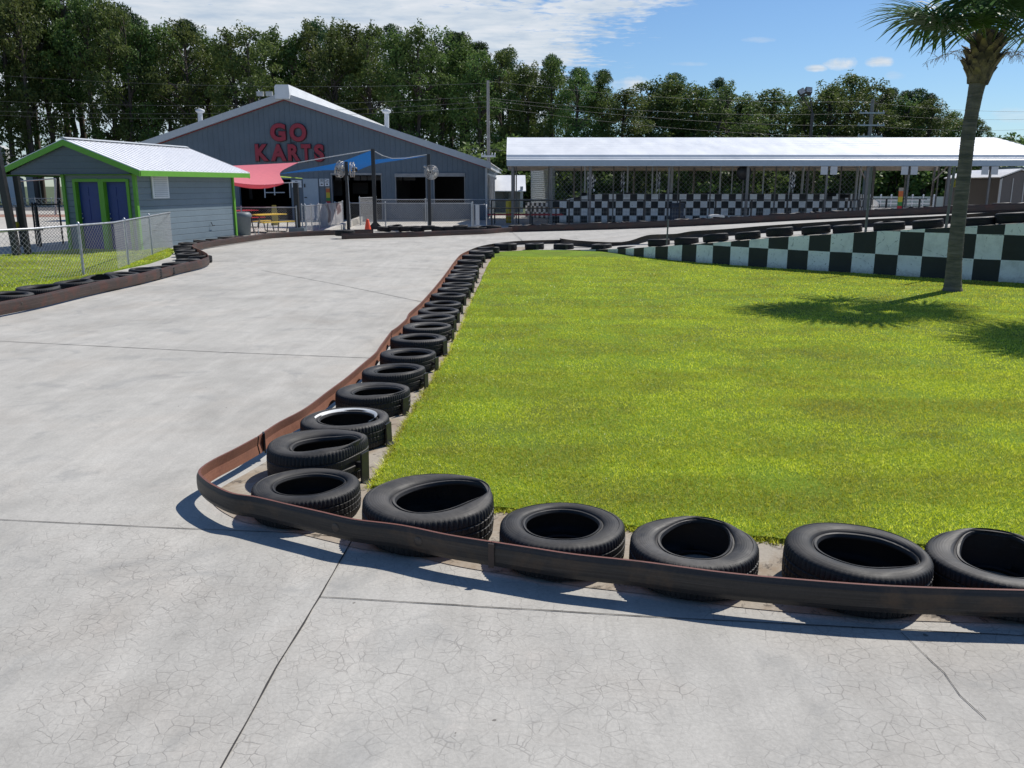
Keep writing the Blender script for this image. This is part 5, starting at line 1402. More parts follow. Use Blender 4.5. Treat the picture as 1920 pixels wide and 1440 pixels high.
bs = sail('shade_sail', [V(520, 326.5, 44), V(697, 281.5, YA + .2), V(800, 292.5, YA), V(664, 322, YA + 6.5)], M['blue_sail'], 0, 'bright blue twisted shade sail roped to the tallest black post', bow=(.42, .60, .38, .30), belly=-.12)
mb = MB(); P = [V(703, 284, YA), V(718, 292, YA), V(735, 297, YA), V(760, 296.5, YA), V(780, 293, YA), V(802, 289.5, YA)]; mb.tube(P, .018, 6); part('rope', mb, M['rope'], bs)
yl = MB(); yl.prism([V(515, 329, 41), V(567, 334, 45), V(567, 335, 45), V(515, 331.5, 41)], (0, .02, .0)); obj('green_strap', yl, pm('lime_strap', (.45, .62, .08), .6), label='lime coloured strap behind the corner of the pink sail', cat='strap')

# bins, cone, tables
def bin_(px, pyb, label, s=1.0, domed=False):
    c = G(px, pyb); t = thing('waste_bin', c, label, 'bin'); mb = MB(); mb.lathe([(0, .01), (.25 * s, .01), (.29 * s, .72), (.31 * s, .74)], c, 24); part('body', mb, M['bin'], t)
    mb = MB(); mb.lathe([(.32 * s, .72), (.33 * s, .78), (.30 * s, .86), (.24 * s, .98 if domed else .92), (0, 1.0 if domed else .94)], c, 24); part('lid', mb, M['bin'], t)
    return t
bin_(457, 441, 'grey round waste bin with lid between the shed and the yellow table', 1.12)
bin_(803, 413.5, 'grey waste bin behind the post with the round fan', 1.1, True)
c = G(690, 437.8); t = thing('traffic_cone', c, 'small orange traffic cone by the tall black post', 'cone')
mb = MB(); mb.lathe([(0, .60), (.045, .60), (.06, .57), (.16, .05)], c, 20); part('cone_body', mb, M['orange'], t); mb = MB(); mb.box(c + Vector((0, 0, .025)), (.38, .38, .05)); part('base', mb, M['orange'], t)

def picnic(c, rz, L, label, top, bench, h=.75, topmat2=None, grp='picnic tables'):
    t = thing('picnic_table', c, label, 'table', grp); Mx = Matrix.Translation(c) @ Matrix.Rotation(rz, 4, 'Z')
    def Q(x, y, z): return Mx @ Vector((x, y, z))
    mb = MB(); 
    for k in range(5): mb.box(Q(0, -.3 + .15 * k, h), (L, .14, .04), rz=rz)
    part('tabletop', mb, top, t)
    for s in (-1, 1):
        mb = MB()
        for k in range(2): mb.box(Q(0, s * (.62 + .13 * k), h * .6), (L, .12, .04), rz=rz)
        part('bench', mb, bench, t)
    for s in (-1, 1):
        mb = MB(); x = s * (L / 2 - .35)
        mb.tube([Q(x, -.7, h * .57), Q(x, -.62, .04), Q(x, -.5, .02), Q(x, .5, .02), Q(x, .62, .04), Q(x, .7, h * .57)], .025, 8)
        mb.tube([Q(x, -.25, h - .03), Q(x, -.12, .03)], .025, 8); mb.tube([Q(x, .25, h - .03), Q(x, .12, .03)], .025, 8)
        part('leg_frame', mb, M['black_steel'], t)
    return t
c = G(476, 439); picnic(Vector((c.x + .1, 37.4, 0)), R(62), 1.9, 'yellow picnic table with black frame behind the fence by the shed', M['yellow'], M['yellow'])
picnic(gx(448, 41.5), R(60), 1.8, 'red picnic table half hidden behind the shed corner', M['red_bench'], M['red_bench'], .8)
for px, lab in ((950, 'left of the long wooden picnic tables with red benches below the canopy'), (1020, 'right of the long wooden picnic tables with red benches below the canopy')):
    picnic(gx(px, YC + 2.0), R(0), 1.95, lab, M['wood'], M['red_bench'], .82)
c = gx(48, 28.5)
t = thing('play_panel', c, 'grey frame with yellow round part behind the left fence', 'play equipment'); mb = MB()
for dx in (-.25, .35): mb.tube([c + Vector((dx, 0, 0)), c + Vector((dx, 0, 1.3))], .06, 8)
mb.beam(c + Vector((-.6, 0, .55)), c + Vector((.5, 0, .55)), .06, .05); part('frame', mb, M['black_steel'], t)
mb = MB(); mb.lathe([(0, .12), (.13, .10), (.15, 0), (.13, -.1), (0, -.12)], V(27, 422, 28.4), 14); part('yellow_cap', mb, M['yellow'], t)
c = V(43, 411, 26); mb = MB(); mb.tube([c + Vector((-.04, 0, -.12)), c + Vector((.03, 0, .12))], .07, 8); part('yellow_grip', mb, M['yellow'], t)
# far-left gate and low parking rail
chainlink([gx(62, 29), gx(112, 29.5)], 1.35, [0, .12, 1], 'dark framed chain link gate left of the shed', wire='dark_wire', cell=.10, wr=.005, pmat='black_steel', name='chain_link_gate')
chainlink([gx(8, 74), gx(130, 74)], .9, [0, .25, .5, .75, 1], 'long distant mesh fence beyond the road at left', wire='dark_wire', cell=.35, wr=.008)
mb = MB(); a = V(30, 340, 60); b = V(104, 335, 60); mb.tube([a, b], .05, 6); 
mb.tube([gx(15, 62), Vector((gx(15, 62).x, 62, 3.4))], .07, 6); mb.tube([gx(104, 60), b], .07, 6)
t = thing('pipe_frame', gx(60, 60), 'pale overhead pipe frame in the car park left of the shed', 'frame'); part_each('pipe', mb, M['galv'], t)

# caution sign, bollard, cabinet, cooler
c = gx(513, 44); mb = MB(); mb.prism([c + Vector((-.17, 0, 0)), c + Vector((.17, 0, 0)), c + Vector((.1, .12, 1.0)), c + Vector((-.1, .12, 1.0))], (0, .02, 0)); mb.prism([c + Vector((-.17, .3, 0)), c + Vector((.17, .3, 0)), c + Vector((.1, .16, 1.0)), c + Vector((-.1, .16, 1.0))], (0, .02, 0))
obj('caution_board', mb, pm('dull_yellow', (.32, .27, .05), .5), label='folding yellow floor board standing before the dark bay under the pink sail', cat='sign')
c = gx(955, 47); mb = MB(); z0 = V(955, 392, 47).z; mb.lathe([(.0, 0), (.19, 0), (.19, V(955, 376, 47).z), (.12, V(955, 374.5, 47).z), (0, V(955, 374, 47).z)], c, 16); obj('bollard', mb, pm('bollard_yellow', (.55, .40, .03), .5), label='yellow steel bollard near the left end of the canopy', cat='bollard')
c = gx(1269, YP + .6); t = thing('cabinet', c, 'dark navy cabinet standing before the checkered pit wall', 'cabinet'); h_ = V(1269, 383, YP + .6).z
mb = MB(); mb.box(c + Vector((0, 0, h_ / 2)), (.60, .5, h_)); part('body', mb, M['navy'], t); mb = MB(); mb.box(c + Vector((0, -.05, h_ + .04)), (.66, .6, .06)); part('lid', mb, M['navy'], t)
mb = MB(); mb.tube([c + Vector((.42, 0, 0)), c + Vector((.42, 0, h_))], .025, 6); part('side_pipe', mb, M['galv'], t)
c = gx(1343, YP - .9); t = thing('cooler_box', c, 'pale blue box with domed lid behind the long far rail', 'box'); zt = V(1343, 406, YP - .9).z; z2 = V(1343, 402, YP - .9).z
mb = MB(); mb.box(c + Vector((0, 0, zt / 2)), (.70, .5, zt)); part('body', mb, pm('pale_blue_plastic', (.30, .42, .46), .5), t)
mb = MB(); mb.prism([c + Vector((-.37, -.27, zt)), c + Vector((.37, -.27, zt)), c + Vector((.33, -.27, zt + .06)), c + Vector((.12, -.27, z2)), c + Vector((-.12, -.27, z2)), c + Vector((-.33, -.27, zt + .06))], (0, .54, 0)); part('lid', mb, M['trim_white'], t)
height_board(1690, 352, 395, YC - .6, [(cr_, .21), (cg_, .17), (cy_, .23), (co_, .25), (cw_, .14)], 'striped red green yellow orange height post under the right half of the canopy', .22)
mb = MB(); c = V(1395, 323, YC + .6); mb.lathe([(0, .2), (.33, .17), (.38, 0), (.33, -.17), (0, -.2)], (0, 0, 0), 20)
mb.v = [(c.x + x, c.y + z, c.z + y) for x, y, z in mb.v]; obj('round_fan', mb, M['black_plastic'], label='round black drum fan hanging under the canopy', cat='fan')
# slim poles on the checkered wall
for i, (px0, py0, px1, py1) in enumerate(((1253, 411, 1250, 456.5), (1634, 313, 1623, 434), (1790, 313, 1774, 424))):
    j = max(k for k in range(len(WALL_PX)) if WALL_PX[k][0] <= px1); j = min(j, len(wl) - 2)
    b = onplane(px1, py1, off(wl, .08)[j], off(wl, .08)[j + 1]); a = V(px0, py0, b.y); mb = MB(); mb.tube([b - Vector((0, 0, .05)), (b.x + (a.x - b.x), b.y, a.z)], .03 if i else .022, 8)
    obj('wall_pole', mb, M['grey_post'], label=('short slim grey pole', 'slim leaning grey pole', 'slim grey pole close to the palm trunk')[i] + ' standing on the checkered retaining wall', cat='pole')

# checkered flags
def flag(px, y0, Y, drape, label, seed):
    rd = random.Random(seed); top = V(px, y0, Y); t = thing('checkered_flag', Vector((top.x, Y, 0)), label, 'flag', 'checkered flags under the canopy')
    mb = MB(); mb.tube([Vector((top.x, Y, 1.3)), top], .015, 6); part('flag_pole', mb, M['galv'], t)
    n = 12; vs = []; ms = []
    for i in range(n + 1):
        for j in range(n + 1):
            u, v = i / n, j / n
            x = top.x + u * drape * (1 - .25 * v) + .04 * math.sin(9 * v + u * 5 + seed); z = top.z - .02 - v * .75 - u * u * .25 * (1 if drape > 0 else 1) + .02 * math.sin(20 * u)
            y = Y - .05 + .07 * math.sin(14 * u + 3 * v + seed) ; vs.append((x, y, z))
    mb = MB(); 
    for i in range(n):
        for j in range(n): mb.add([vs[i * (n + 1) + j], vs[(i + 1) * (n + 1) + j], vs[(i + 1) * (n + 1) + j + 1], vs[i * (n + 1) + j + 1]], [(0, 1, 2, 3)], (i // 2 + j // 2) % 2)
    part('cloth', mb, [M['flag_w'], M['black_plastic']], t)
flag(1102, 322, YC + 1.5, .42, 'checkered flag spread to the right, leftmost under the canopy', 1)
flag(1170, 322, YC + 1.5, -.18, 'limp checkered flag second from the left under the canopy', 2)
flag(1238, 322, YC + 1.5, -.16, 'narrow limp checkered flag third from the left under the canopy', 3)
flag(1482, 321, YC + 1.2, .30, 'bunched checkered flag right of the black drum fan', 4)

# outbuildings
def outshed(x0, x1, xr, yeave, yridge, ybase, Y, depth, label, wmat, rmat, ridge_along_x=True):
    a = V(x0, yeave, Y); b = V(x1, yeave, Y); zr_ = V(x0, yridge, Y + depth / 2).z; zb = 0; t = thing('outbuilding', Vector(((a.x + b.x) / 2, Y, 0)), label, 'shed')
    mb = MB(); mb.box(((a.x + b.x) / 2 - .1, Y + depth / 2, a.z / 2), (b.x - a.x - .3, depth - .2, a.z))
    mb.prism([(b.x - .25, Y + .1, a.z), (b.x - .25, Y + depth - .1, a.z), (b.x - .25, Y + depth / 2, zr_ - .06)], (-.1, 0, 0)); part('wall', mb, wmat, t)
    mb = MB(); zz = a.z
    for s in (0, 1):
        y0 = Y - .25 if s == 0 else Y + depth + .25
        P = [(a.x, y0, zz - .05), (b.x, y0, zz - .05), (b.x, Y + depth / 2, zr_), (a.x, Y + depth / 2, zr_)]
        mb.prism(P if s == 0 else P[::-1], (0, 0, .06))
    part('roof', mb, rmat, t); return t
os_ = outshed(925, 986, 0, 358, 330, 400, 66, 6, 'small outbuilding with white metal roof between the grey building and the canopy', M['grey_wall'], M['white_metal'])
mb = MB(); p = V(949, 368, 65.9); mb.box(p, (.34, .06, .62)); part('window', mb, M['window'], os_)
mb = MB(); p = V(978, 375, 65.9); mb.box(Vector((p.x, 65.9, p.z)), (.22, .1, 2.0)); part('corner_trim', mb, M['trim_white'], os_)
# grey metal garage far right, gable facing the camera
Yg = 48.0; a = V(1872, 334, Yg); b = V(1960, 334, Yg); r_ = V(1914, 318.5, Yg)
t = thing('metal_garage', Vector((r_.x, Yg, 0)), 'grey metal garage with pale roof at the right edge beyond the track', 'garage')
mb = MB(); mb.prism([(a.x + .1, Yg, 0), (b.x - .1, Yg, 0), (b.x - .1, Yg, b.z - .05), (r_.x, Yg, r_.z - .06), (a.x + .1, Yg, a.z - .05)], (.5, 7, 0)); part('wall', mb, M['grey_shed'], t)
mb = MB()
for e in (a, b): mb.prism([(r_.x, Yg - .12, r_.z), (e.x, Yg - .12, e.z), (e.x, Yg - .12, e.z + .06), (r_.x, Yg - .12, r_.z + .07)], (.5, 7.2, 0))
part('roof', mb, M['white_metal'], t)
mb = MB()
for k in range(5): xx = a.x + .2 + k * .62; mb.box((xx, Yg - .015, 1.2), (.04, .03, 2.3))
mb.box((a.x + .12, Yg - .03, 1.15), (.07, .06, 2.3)); part('panel_seam', mb, M['trim_white'], t)
mb = MB(); xx = V(1900, 310, 70).x; z1 = V(1900, 313, 70).z; mb.box((xx + 3, 72, z1 / 2), (7, 4, z1)); obj('storage_tank', mb, M['grey_wall'], label='pale low rounded block behind the grey garage', cat='tank')

# poles, lights, wires
def pole(px, y0, Y, r, label, mat, arms=()):
    b = gx(px, Y); top = V(px, y0, Y); t = thing('utility_pole', b, label, 'pole', 'utility poles behind the buildings'); mb = MB(); mb.tube([b, Vector((b.x, Y, top.z))], [r, r * .7], 10); part('pole', mb, mat, t)
    for (py, w) in arms:
        z = V(px, py, Y).z; mb = MB(); mb.beam((b.x - w, Y - .1, z), (b.x + w, Y - .1, z), .1, .12)
        for k in (-.9, -.5, .5, .9): mb.lathe([(.05, 0), (.06, .1), (.03, .16), (0, .16)], (b.x + w * k, Y - .1, z + .06), 8)
        part('cross_arm', mb, M['galv'], t)
    return t
conc = pm('grey_timber_pole', (.22, .21, .20), .8, var=.2)
pole(916.5, 151, 62, .14, 'tall grey utility pole between the grey building and the canopy', conc, ((293, .5),))
pole(1617, 186, 78, .20, 'distant utility pole with cross arms behind the canopy', conc, ((212, 1.1), (235, 1.2), (256, 1.1)))
def wires(pts_list, label, r=.009):
    mb = MB()
    for a, b, sag in pts_list:
        A, B = Vector(a), Vector(b); P = []
        for k in range(17): u = k / 16; p = A.lerp(B, u); p.z -= sag * 4 * u * (1 - u); P.append(p)
        mb.tube(P, r, 4, caps=False)
    return obj('power_line', mb, M['dark_line'], label=label, cat='power line', group='power lines crossing in front of the trees')
M['dark_line'] = pm('cable', (.06, .065, .065), .6)
X0 = V(-40, 137, 62); 
for ya, yb, sg_, lab in ((137, 156, .5, 'topmost power line left of the tall pole'), (187, 180, .5, 'second power line left of the tall pole'), (206, 190, .5, 'third power line left of the tall pole'), (214, 200, .5, 'fourth power line left of the tall pole'), (292, 280, .1, 'lowest power line left of the tall pole')):
    wires([(V(-60, ya, 62), V(916, yb, 62), sg_)], lab)
for ya, yb, yc, lab in ((152, 190, 207, 'topmost power line right of the tall pole'), (184, 212, 218, 'second power line right of the tall pole'), (188, 235, 236, 'third power line right of the tall pole'), (200, 256, 246, 'fourth power line right of the tall pole'), (281, 262, 252, 'lowest power line right of the tall pole')):
    P2 = V(1617, yb, 78); wires([(V(917, ya, 62), P2, .5), (P2, V(2050, yc, 74), .4)], lab)
# light tower
Yl = 60; b = gx(1509, Yl); t = thing('light_tower', b, 'lighting pole with two floodlights rising behind the canopy', 'light pole'); zt = V(1508, 182, Yl).z
mb = MB(); mb.tube([b, Vector((b.x, Yl, V(1509, 212, Yl).z))], .11, 8); mb.tube([Vector((b.x, Yl, V(1509, 212, Yl).z)), V(1503, 180, Yl)], .04, 6); mb.tube([Vector((b.x, Yl, V(1509, 212, Yl).z)), V(1518, 176, Yl)], .04, 6); mb.beam(V(1503, 181, Yl), V(1521, 177, Yl), .09, .09); part('pole', mb, M['black_steel'], t)
for px, py, an in ((1503, 173, R(-28)), (1516, 170, R(6))):
    c = V(px, py, Yl - .2); Mx = Matrix.Rotation(an, 4, 'Y') @ Matrix.Rotation(R(-25), 4, 'X'); mb = MB(); mb.box(c, (.42, .25, .40), M=Mx); h_ = part('floodlight', mb, M['black_steel'], t)
    mb = MB(); mb.box(c + (Mx @ Vector((0, -.135, 0))), (.36, .02, .34), M=Mx); part('lens', mb, M['lens'], h_)
for px, lab in ((488, 'left floodlight'), (505, 'right floodlight')):
    Y_ = 70; b = V(px, 260, Y_); c = V(px, 176, Y_); t = thing('roof_floodlight', Vector((c.x, Y_, 0)), lab + ' peeping above the left slope of the grey building roof', 'floodlight', 'floodlights behind the grey building'); mb = MB(); mb.tube([Vector((c.x, Y_, 0)), c], .06, 6); part('pole', mb, M['black_steel'], t)
    mb = MB(); mb.box(c, (.5, .3, .34)); part('lamp', mb, M['lens'], t)
# distant white things seen through the trunks at left
for i, (px, y0, y1, w, lab) in enumerate(((27, 336, 372, 1.3, 'white gabled kiosk between the trunks at the left'), (60, 324, 372, .9, 'pale panel seen between two trunks at the left'), (4, 280, 310, 1.2, 'pale building end seen through trees at the far left edge'))):
    Yk = 90 + 4 * i; a = V(px, y0, Yk); mb = MB(); mb.box((a.x, Yk, a.z / 2), (w, 1.0, a.z)); mb.prism([(a.x - w * .55, Yk - .5, a.z), (a.x + w * .55, Yk - .5, a.z), (a.x, Yk - .5, a.z + .4)], (0, 1, 0))
    obj('kiosk', mb, M['trim_white'], label=lab, cat='kiosk')

# ================================================================== vegetation
def leafmesh(name, clumps, size, mats, n_per, droop=0.0, needle=False, seed=0):
    r = np.random.default_rng(seed); V_ = []
    for (cx, cy, cz, rx, rz_) in clumps:
        n = int(n_per * (rx * rx) ** .8)
        d = r.normal(size=(n, 3)); d /= np.linalg.norm(d, axis=1)[:, None]
        rad = r.uniform(0.35, 1.0, n) ** .6
        p = d * rad[:, None] * np.array([rx, rx, rz_]) + np.array([cx, cy, cz])
        a = r.normal(size=(n, 3)); a += d * .4; a /= np.linalg.norm(a, axis=1)[:, None]
        b = np.cross(a, r.normal(size=(n, 3))); b /= np.linalg.norm(b, axis=1)[:, None]
        s = size * r.uniform(.5, 1.3, n)[:, None]
        w = .26 if needle else .5
        V_.append(np.stack([p - a * s * .5, p + b * s * w * .5, p + a * s * .5 - np.array([0, 0, droop]) * s, p - b * s * w * .5], 1).reshape(-1, 3))
    vv = np.concatenate(V_); n = len(vv) // 4
    me = bpy.data.meshes.new(name); me.vertices.add(len(vv)); me.vertices.foreach_set('co', vv.ravel())
    me.loops.add(len(vv)); me.loops.foreach_set('vertex_index', np.arange(len(vv), dtype=np.int32))
    me.polygons.add(n); me.polygons.foreach_set('loop_start', np.arange(0, len(vv), 4, dtype=np.int32))
    me.polygons.foreach_set('loop_total', np.full(n, 4, dtype=np.int32)); me.update(calc_edges=True); me.materials.append(mats); return me

def make_broad(seed, H=14.0, Rr=3.0, low=.34):
    rd = random.Random(seed); cl = []; mb = MB()
    bend = [Vector((0, 0, 0)), Vector((rd.uniform(-.2, .2), rd.uniform(-.2, .2), H * .35)), Vector((rd.uniform(-.4, .4), rd.uniform(-.4, .4), H * .65)), Vector((rd.uniform(-.5, .5), rd.uniform(-.5, .5), H * .93))]
    mb.tube(bend, [.24, .19, .13, .04], 8)
    for k in range(46):
        t = rd.random() ** .85; z = H * (low + (1 - low) * t)
        env = math.sin(math.pi * min(1, .16 + .80 * t)) ** .7 * (1.0 if t < .8 else 1.0 - (t - .8) * 1.6)
        a = rd.uniform(0, 6.28); rr = Rr * env * rd.uniform(.25, 1.0)
        rx = rd.uniform(.55, 1.15) * (1 if t < .85 else .7)
        cl.append((rr * math.cos(a), rr * math.sin(a), z, rx, rx * rd.uniform(.6, 1.0)))
        if k < 26:
            zt = max(H * .2, z - rd.uniform(.8, 2.0)); u = min(1, zt / (H * .93)); base = bend[1].lerp(bend[3], max(0, (u - .35) / .65)) if u > .35 else bend[0].lerp(bend[1], u / .35); base.z = zt
            mb.tube([base, base.lerp(Vector(cl[-1][:3]), .5) + Vector((0, 0, .15)), Vector(cl[-1][:3])], [.07, .045, .02], 5, caps=False)
    for k in range(14):   # ragged low twigs
        a = rd.uniform(0, 6.28); z = H * rd.uniform(.12, low + .08); rr = Rr * rd.uniform(.3, .9); cl.append((rr * math.cos(a), rr * math.sin(a), z, rd.uniform(.3, .6), .4))
    tops = [(rd.uniform(-.8, .8), rd.uniform(-.8, .8), H * rd.uniform(.93, 1.03), .45, .8) for _ in range(4)]
    tm = mb.mesh('trunk'); tm.materials.append(M['bark'])
    return tm, leafmesh('crown', cl + tops, .25, M['leaf'], 215, .15, False, seed)
def make_pine(seed, H=17.0, Rr=2.6, low=.62):
    rd = random.Random(seed); cl = []; mb = MB()
    q = [Vector((0, 0, 0)), Vector((rd.uniform(-.2, .2), 0, H * .5)), Vector((rd.uniform(-.4, .4), 0, H * .97))]
    mb.tube(q, [.27, .2, .06], 8)
    for k in range(34):
        t = rd.random(); z = H * (low + (1 - low) * t); a = rd.uniform(0, 6.28); env = (1 - t) ** .45 * (.55 + .45 * min(1, t * 4)); rr = Rr * env * rd.uniform(.4, 1.0)
        rx = rd.uniform(.6, 1.05); c = (rr * math.cos(a), rr * math.sin(a), z, rx, rx * .62); cl.append(c)
        base = Vector((q[1].x + (q[2].x - q[1].x) * max(0, (z - H * .5) / (H * .47)), 0, z - .6)); mb.tube([base, Vector(c[:3])], [.06, .02], 5, caps=False)
    for k in range(5):
        a = rd.uniform(0, 6.28); z = H * rd.uniform(.35, low); mb.tube([(0, 0, z), (rd.uniform(.6, 1.4) * math.cos(a), rd.uniform(.6, 1.4) * math.sin(a), z + .2)], [.05, .015], 5, caps=False)
    cl += [(rd.uniform(-.3, .3), rd.uniform(-.3, .3), H * .985, .7, .6)]
    tm = mb.mesh('trunk'); tm.materials.append(M['bark'])
    return tm, leafmesh('crown', cl, .34, M['needle'], 260, .1, True, seed + 50)
def make_bush(seed, H=5.0, Rr=3.2):
    rd = random.Random(seed); cl = []; mb = MB()
    for k in range(6): a = rd.uniform(0, 6.28); mb.tube([(0, 0, 0), (Rr * .3 * math.cos(a), Rr * .3 * math.sin(a), H * .6)], [.1, .03], 5, caps=False)
    for k in range(40): a = rd.uniform(0, 6.28); z = H * rd.uniform(.05, .95); rr = Rr * rd.uniform(.1, 1) * math.sqrt(max(.05, 1 - (z / H) ** 2 * .8)); rx = rd.uniform(.6, 1.0); cl.append((rr * math.cos(a), rr * math.sin(a), z, rx, rx * .8))
    tm = mb.mesh('trunk'); tm.materials.append(M['bark']); return tm, leafmesh('crown', cl, .34, M['leaf'], 120, .1, False, seed)
BV = [make_broad(s, 14, 2.9 + .25 * (s % 3), .30 + .04 * (s % 3)) for s in range(6)]
PV = [make_pine(s + 20, 17, 2.4 + .2 * s, .55 + .03 * s) for s in range(4)]
UV = [make_bush(s + 40) for s in range(3)]
tree_n = {}
def tree(kind, px, ytop, Y, seed, label, wscale=1.0):
    src, H0 = {'pine': (PV, 17.2), 'broad': (BV, 14.3), 'bush': (UV, 5.3)}[kind]
    tm, cm = src[seed % len(src)]; top = V(px, ytop, Y); s = top.z / H0
    nm = {'pine': 'pine_tree', 'broad': 'broadleaf_tree', 'bush': 'shrub'}[kind]
    t = thing(nm, Vector((top.x, Y, 0)), label, {'pine': 'pine tree', 'broad': 'tree', 'bush': 'shrub'}[kind], {'pine': 'pine trees behind the buildings', 'broad': 'broadleaf trees behind the buildings', 'bush': 'undergrowth below the trees'}[kind], rz=seed * 1.9)
    t.scale = (s * wscale, s * wscale, s)
    for n_, me in (('trunk', tm), ('crown', cm)):
        o = bpy.data.objects.new(n_, me); COL.objects.link(o); o.parent = t
SKY = [(-120, -60), (0, -40), (60, -45), (130, -35), (175, -8), (215, 8), (262, 38), (300, 36), (345, 42), (395, 50), (440, 45), (480, 48), (520, 48), (560, 55), (610, 38), (645, 36), (680, 34), (700, 50),
       (735, 48), (775, 42), (800, 58), (835, 60), (862, 66), (900, 84), (930, 92), (960, 92), (985, 110), (1030, 102), (1060, 122), (1088, 132), (1130, 136), (1158, 165), (1200, 158), (1225, 148), (1262, 138),
       (1300, 146), (1332, 146), (1375, 152), (1402, 166), (1440, 164), (1470, 166), (1495, 176), (1530, 168), (1560, 146), (1590, 137), (1620, 140), (1645, 148), (1668, 168), (1690, 176), (1722, 168), (1745, 178),
       (1770, 194), (1800, 205), (1830, 215), (1852, 228), (1866, 244)]
def skyline(x):
    for (a, ya), (b, yb) in zip(SKY[:-1], SKY[1:]):
        if a <= x <= b: return ya + (yb - ya) * (x - a) / (b - a)
    return SKY[-1][1]
PINES = [30, 95, 128, 215, 250, 345, 590, 735, 862, 845, 900, 955, 1035, 1085, 1130, 1265, 1350, 1670, 1722, 1745, 1700]
k = 0
def side(x): return 'behind the green trimmed shed' if x < 300 else 'behind the grey building' if x < 880 else 'behind the canopy left half' if x < 1350 else 'behind the canopy right half' if x < 1790 else 'right of the palm trunk'
cnt = {}
def tlabel(adj, kind, x, row):
    key = (kind, side(x), row); cnt[key] = cnt.get(key, 0) + 1
    return '%s %s %s, %s from left %s' % (adj, kind, side(x), ordw(cnt[key] - 1), row)
rd = random.Random(11)
for x in sorted(PINES):
    tree('pine', x, skyline(x) - 2, 98 if x < 1200 else 108, k, tlabel('tall dark', 'pine', x, 'among pines'), 1.0 if x < 1200 else 1.05); k += 1
x = -110
while x < 1790:
    y = skyline(x) + rd.uniform(0, 14); tree('broad', x, y, 92 + rd.uniform(-3, 3) if x < 1200 else 104 + rd.uniform(-4, 4), k, tlabel('leafy', 'tree', x, 'in front row'), 0.82 if x < 300 else .95 if x < 1150 else 1.5); k += 1
    x += rd.uniform(40, 58) if x > 1150 else rd.uniform(34, 48)
x = -90
while x < 1800:
    y = skyline(x) + rd.uniform(6, 34); tree('broad', x, y, 112, k, tlabel('half hidden leafy', 'tree', x, 'in back row'), (1.5 if x > 1150 else 1.15) if x > 300 else .8); k += 1
    x += (rd.uniform(40, 56) if x > 1150 else rd.uniform(56, 80)) if x > 250 else rd.uniform(80, 110)
for x, y in ((1800, 222), (1835, 222), (1850, 244)): tree('broad', x, y, 104, k, tlabel('leafy', 'tree', x, 'at the row end'), 1.1); k += 1
for x in range(940, 1900, 40): tree('bush', x, 268 + 10 * math.cos(x), 84 + 2 * math.sin(x * 3), k, tlabel('low dark', 'shrub', x, 'in the nearer row'), 1.3); k += 1
for x in range(960, 1900, 62): tree('bush', x, 262 + 14 * math.sin(x), 88 + 3 * math.sin(x * 2), k, tlabel('dense dark', 'shrub', x, 'below the trees'), 1.15); k += 1
for x in (330, 400, 470): tree('bush', x, 300, 104, k, tlabel('dense dark', 'shrub', x, 'below the trees'), 1.0); k += 1
mb_p = V(1794, 352, 50); cl = [(0, 0, .0, .25, .2), (.25, 0, .15, .2, .15), (-.2, 0, -.15, .15, .12)]
fl = obj('flowering_plant', leafmesh('flowering_plant', cl, .12, M['flower'], 900, 0, False, 5), M['flower'], label='small yellow green flowering plant by the palm trunk near the pale fence', cat='plant'); fl.location = mb_p
mb = MB(); mb.tube([(0, 0, -mb_p.z), (0, 0, 0)], .03, 5); part('stem', mb, M['petiole'], None) if False else None

